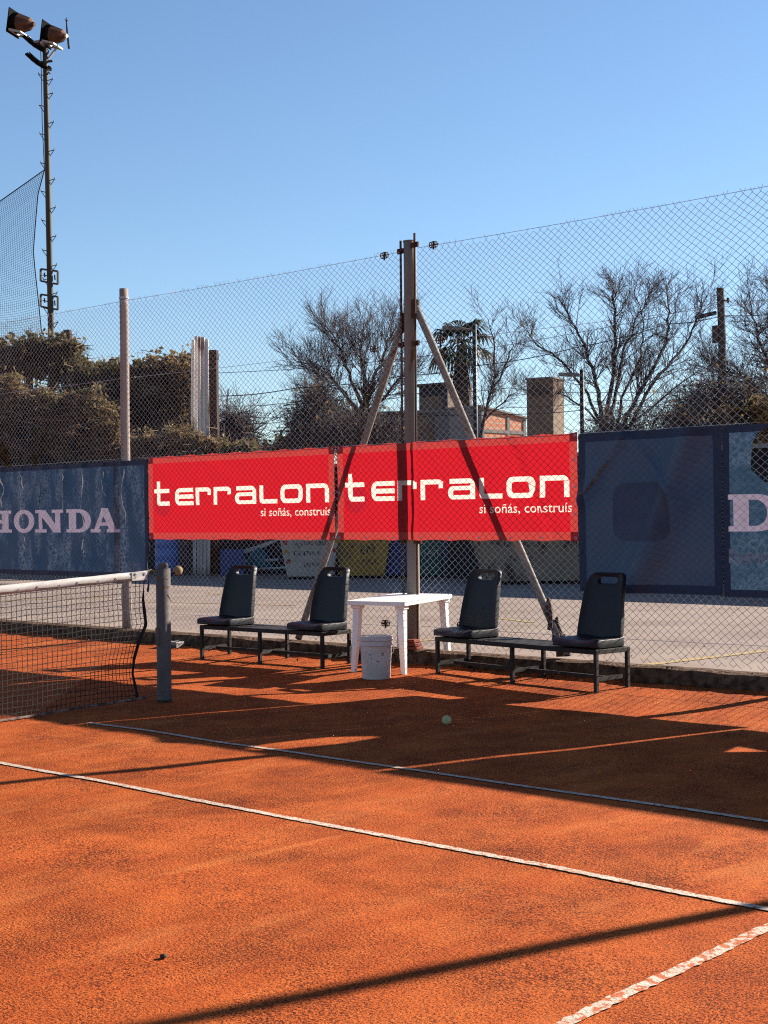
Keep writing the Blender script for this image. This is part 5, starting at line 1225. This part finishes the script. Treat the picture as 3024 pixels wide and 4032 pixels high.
def tower():
    d = 50; root = thing('water_tower', 'square rendered tank tower with one sunlit side, behind the right end of the red banner', 'tower', place(1196, d), VIEW_RZ-R(30)); h = zat(1190, 817, d); s = px_m(d)
    a = 54*s/math.cos(R(30)); c_ = 31*s/math.sin(R(30))
    b = MB(); b.box((-a, 0, 0), (0, c_, h)); b.build('shaft', M['plaster'], root, bevel=.02)
    b = MB(); b.box((-a-.03, -.03, h+.002), (.03, c_+.03, h+.06)); b.build('cap', M['concrete'], root)
    b = MB(); b.box((-a*.55, -.03, 0), (-a*.15, -.004, h*.22)); b.build('opening', M['black'], root)
tower()

# ================================================================== STREET FURNITURE, CABLES
def street_lamp(label, x, ytop, d, arm, r_=.075, mt='lamp_green'):
    base = place(x, d); root = thing('street_lamp', label, 'street lamp', base, 0, 'street lamps beyond the yard'); h = zat(x, ytop, d)
    b = MB(); b.tube([(0, 0, 0), (0, 0, h*.5), (0, 0, h)], [r_*1.1, r_, r_*.85], 10); b.build('pole', M[mt], root, smooth=True)
    b = MB(); e = Vector((RT.x, RT.y, 0))*arm; p = Vector((0, 0, h-.18)); q = p+e+Vector((0, 0, abs(arm)*.12)); b.tube([p, q], .035, 6); b.build('arm', M['brace'], root)
    b = MB(); m_ = e.normalized(); V = []
    for t, w_ in ((0, .06), (.25, .13), (.6, .12), (.75, .04)): sd = Vector((FW.x, FW.y, 0)).normalized()*w_; c = q+m_*t*.8+Vector((0, 0, .03*t)); V += [c-sd-Vector((0, 0, .04)), c+sd-Vector((0, 0, .04)), c+sd*.6+Vector((0, 0, .06)), c-sd*.6+Vector((0, 0, .06))]
    b.add(V, [(i*4+j, i*4+(j+1) % 4, i*4+4+(j+1) % 4, i*4+4+j) for i in range(3) for j in range(4)]+[(3, 2, 1, 0), (12, 13, 14, 15)]); b.build('lamp_head', M['brace'], root)
street_lamp('dark street lamp with arm reaching left in front of the palm', 1028, 700, 44, -.40)
street_lamp('shorter dark street lamp right of the concrete tower', 1259, 798, 42, -.09)
def tpole():
    d = 80; base = place(608, d); root = thing('utility_pole', 'tiny distant pole with a cross bar above the left red banner', 'utility pole', base); h = zat(608, 928, d)
    b = MB(); b.tube([(0, 0, 0), (0, 0, h)], .07, 6); b.build('pole', M['wire'], root); b = MB(); e = Vector((RT.x, RT.y, 0)); b.bar(Vector((0, 0, h-.08))-e*.5, Vector((0, 0, h-.08))+e*.5, .07, .07); b.build('crossbar', M['wire'], root)
    d = 45; base = place(1561, d); root = thing('utility_pole', 'thick wooden utility pole carrying cables at the right', 'utility pole', base); h = zat(1563, 622, d)
    b = MB(); n = 10; b.tube([(.03*math.sin(i), 0, h*i/n) for i in range(n+1)], [.15-.03*i/n for i in range(n+1)], 12); b.build('pole', M['wood'], root)
    b = MB(); z = zat(1563, 648, d); b.tube([-e*.08+Vector((0, -.1, z)), e*.30+Vector((0, -.1, z-.04))], .03, 6); b.tube([e*.28+Vector((0, -.1, z-.10)), e*.28+Vector((0, -.1, z+.06))], .045, 8); b.build('insulator', M['dark_iron'], root)
    b = MB(); z = zat(1563, 720, d); b.box((-.22, -.20, z-.3), (-.02, -.09, z+.25)); b.build('box', M['wood'], root, bevel=.02)
tpole()
def cable(label, pts, d0, d1, r_=.014):
    W = [at(x, y, d0+(d1-d0)*i/(len(pts)-1)) for i, (x, y) in enumerate(pts)]; C_ = []
    for i in range(len(W)-1):
        for t in range(6): f = t/6; C_.append(W[i].lerp(W[i+1], f)-Vector((0, 0, .06*math.sin(math.pi*f))))
    C_.append(W[-1]); b = MB(); b.tube(C_, r_, 4)
    tag(b.build('power_cable', M['wire']), label, 'cable', 'overhead cables')
for i, (lab, pts, a, b_, r_) in enumerate([
    ('thin overhead cable, topmost of those leaving the rusty post', [(463, 806), (870, 775), (1240, 720), (1560, 650), (1720, 640)], 40, 45, .010),
    ('thick overhead cable rising to the wooden utility pole', [(463, 856), (640, 838), (870, 812), (1030, 790), (1240, 752), (1440, 700), (1560, 682), (1720, 672)], 40, 45, .018),
    ('overhead cable just under the thick one left of the big pole', [(463, 876), (640, 868), (870, 850), (1100, 838), (1300, 848), (1720, 835)], 40, 48, .013),
    ('overhead cable dipping to the right in the gap by the sheet', [(463, 893), (640, 902), (870, 893), (1100, 895), (1300, 880), (1720, 860)], 40, 48, .016),
    ('overhead cable crossing just above the grey house', [(463, 915), (640, 908), (870, 902), (1100, 880), (1300, 866), (1720, 850)], 41, 48, .013)]): cable(lab, pts, a, b_, r_)
b = MB(); b.tube([at(1503, 686, 44.6), at(1545, 676, 45)], .07, 8); tag(b.build('cable_splice', M['wire']), 'thick black splice sleeve on the cable left of the utility pole', 'cable splice')
# dead leaves caught along the kerb
rng = np.random.default_rng(77); n = 700; X = rng.uniform(-8, 4.5, n); Y = FY-.10-np.abs(rng.normal(size=n))*.12; Zz = np.array([max(gz_noise(x, y), .178 if y > FY-.11 else 0)+.012 for x, y in zip(X, Y)])
V, F = leaf_quads(np.stack([X, Y, Zz], 1), .022, rng); tag(np_mesh('leaf_litter', V, F, M['leaf_litter']), 'dead leaves and crumbs scattered along the kerb', 'leaf litter', kind='stuff')
n = 2200; X = rng.uniform(-17, 6, n); Y = FY+.25+rng.random(n)**1.6*9.5
V, F = leaf_quads(np.stack([X, Y, np.full(n, .168)], 1), .011, rng); tag(np_mesh('lot_debris', V, F, [M['leaf_litter'], M['kerb']], mi=(rng.random(n) < .5).astype(int)), 'dry leaves and grit scattered over the parking lot', 'debris', kind='stuff')
# small pebble on the clay
b = MB(); b.lathe([(.001, 0), (.014, .003), (.012, .010), (.001, .013)], 8); o = b.build('pebble', M['rust'], smooth=True); o.location = (5.05, -4.13, .004); tag(o, 'tiny dark pebble lying alone on the sunlit clay in the foreground', 'pebble')
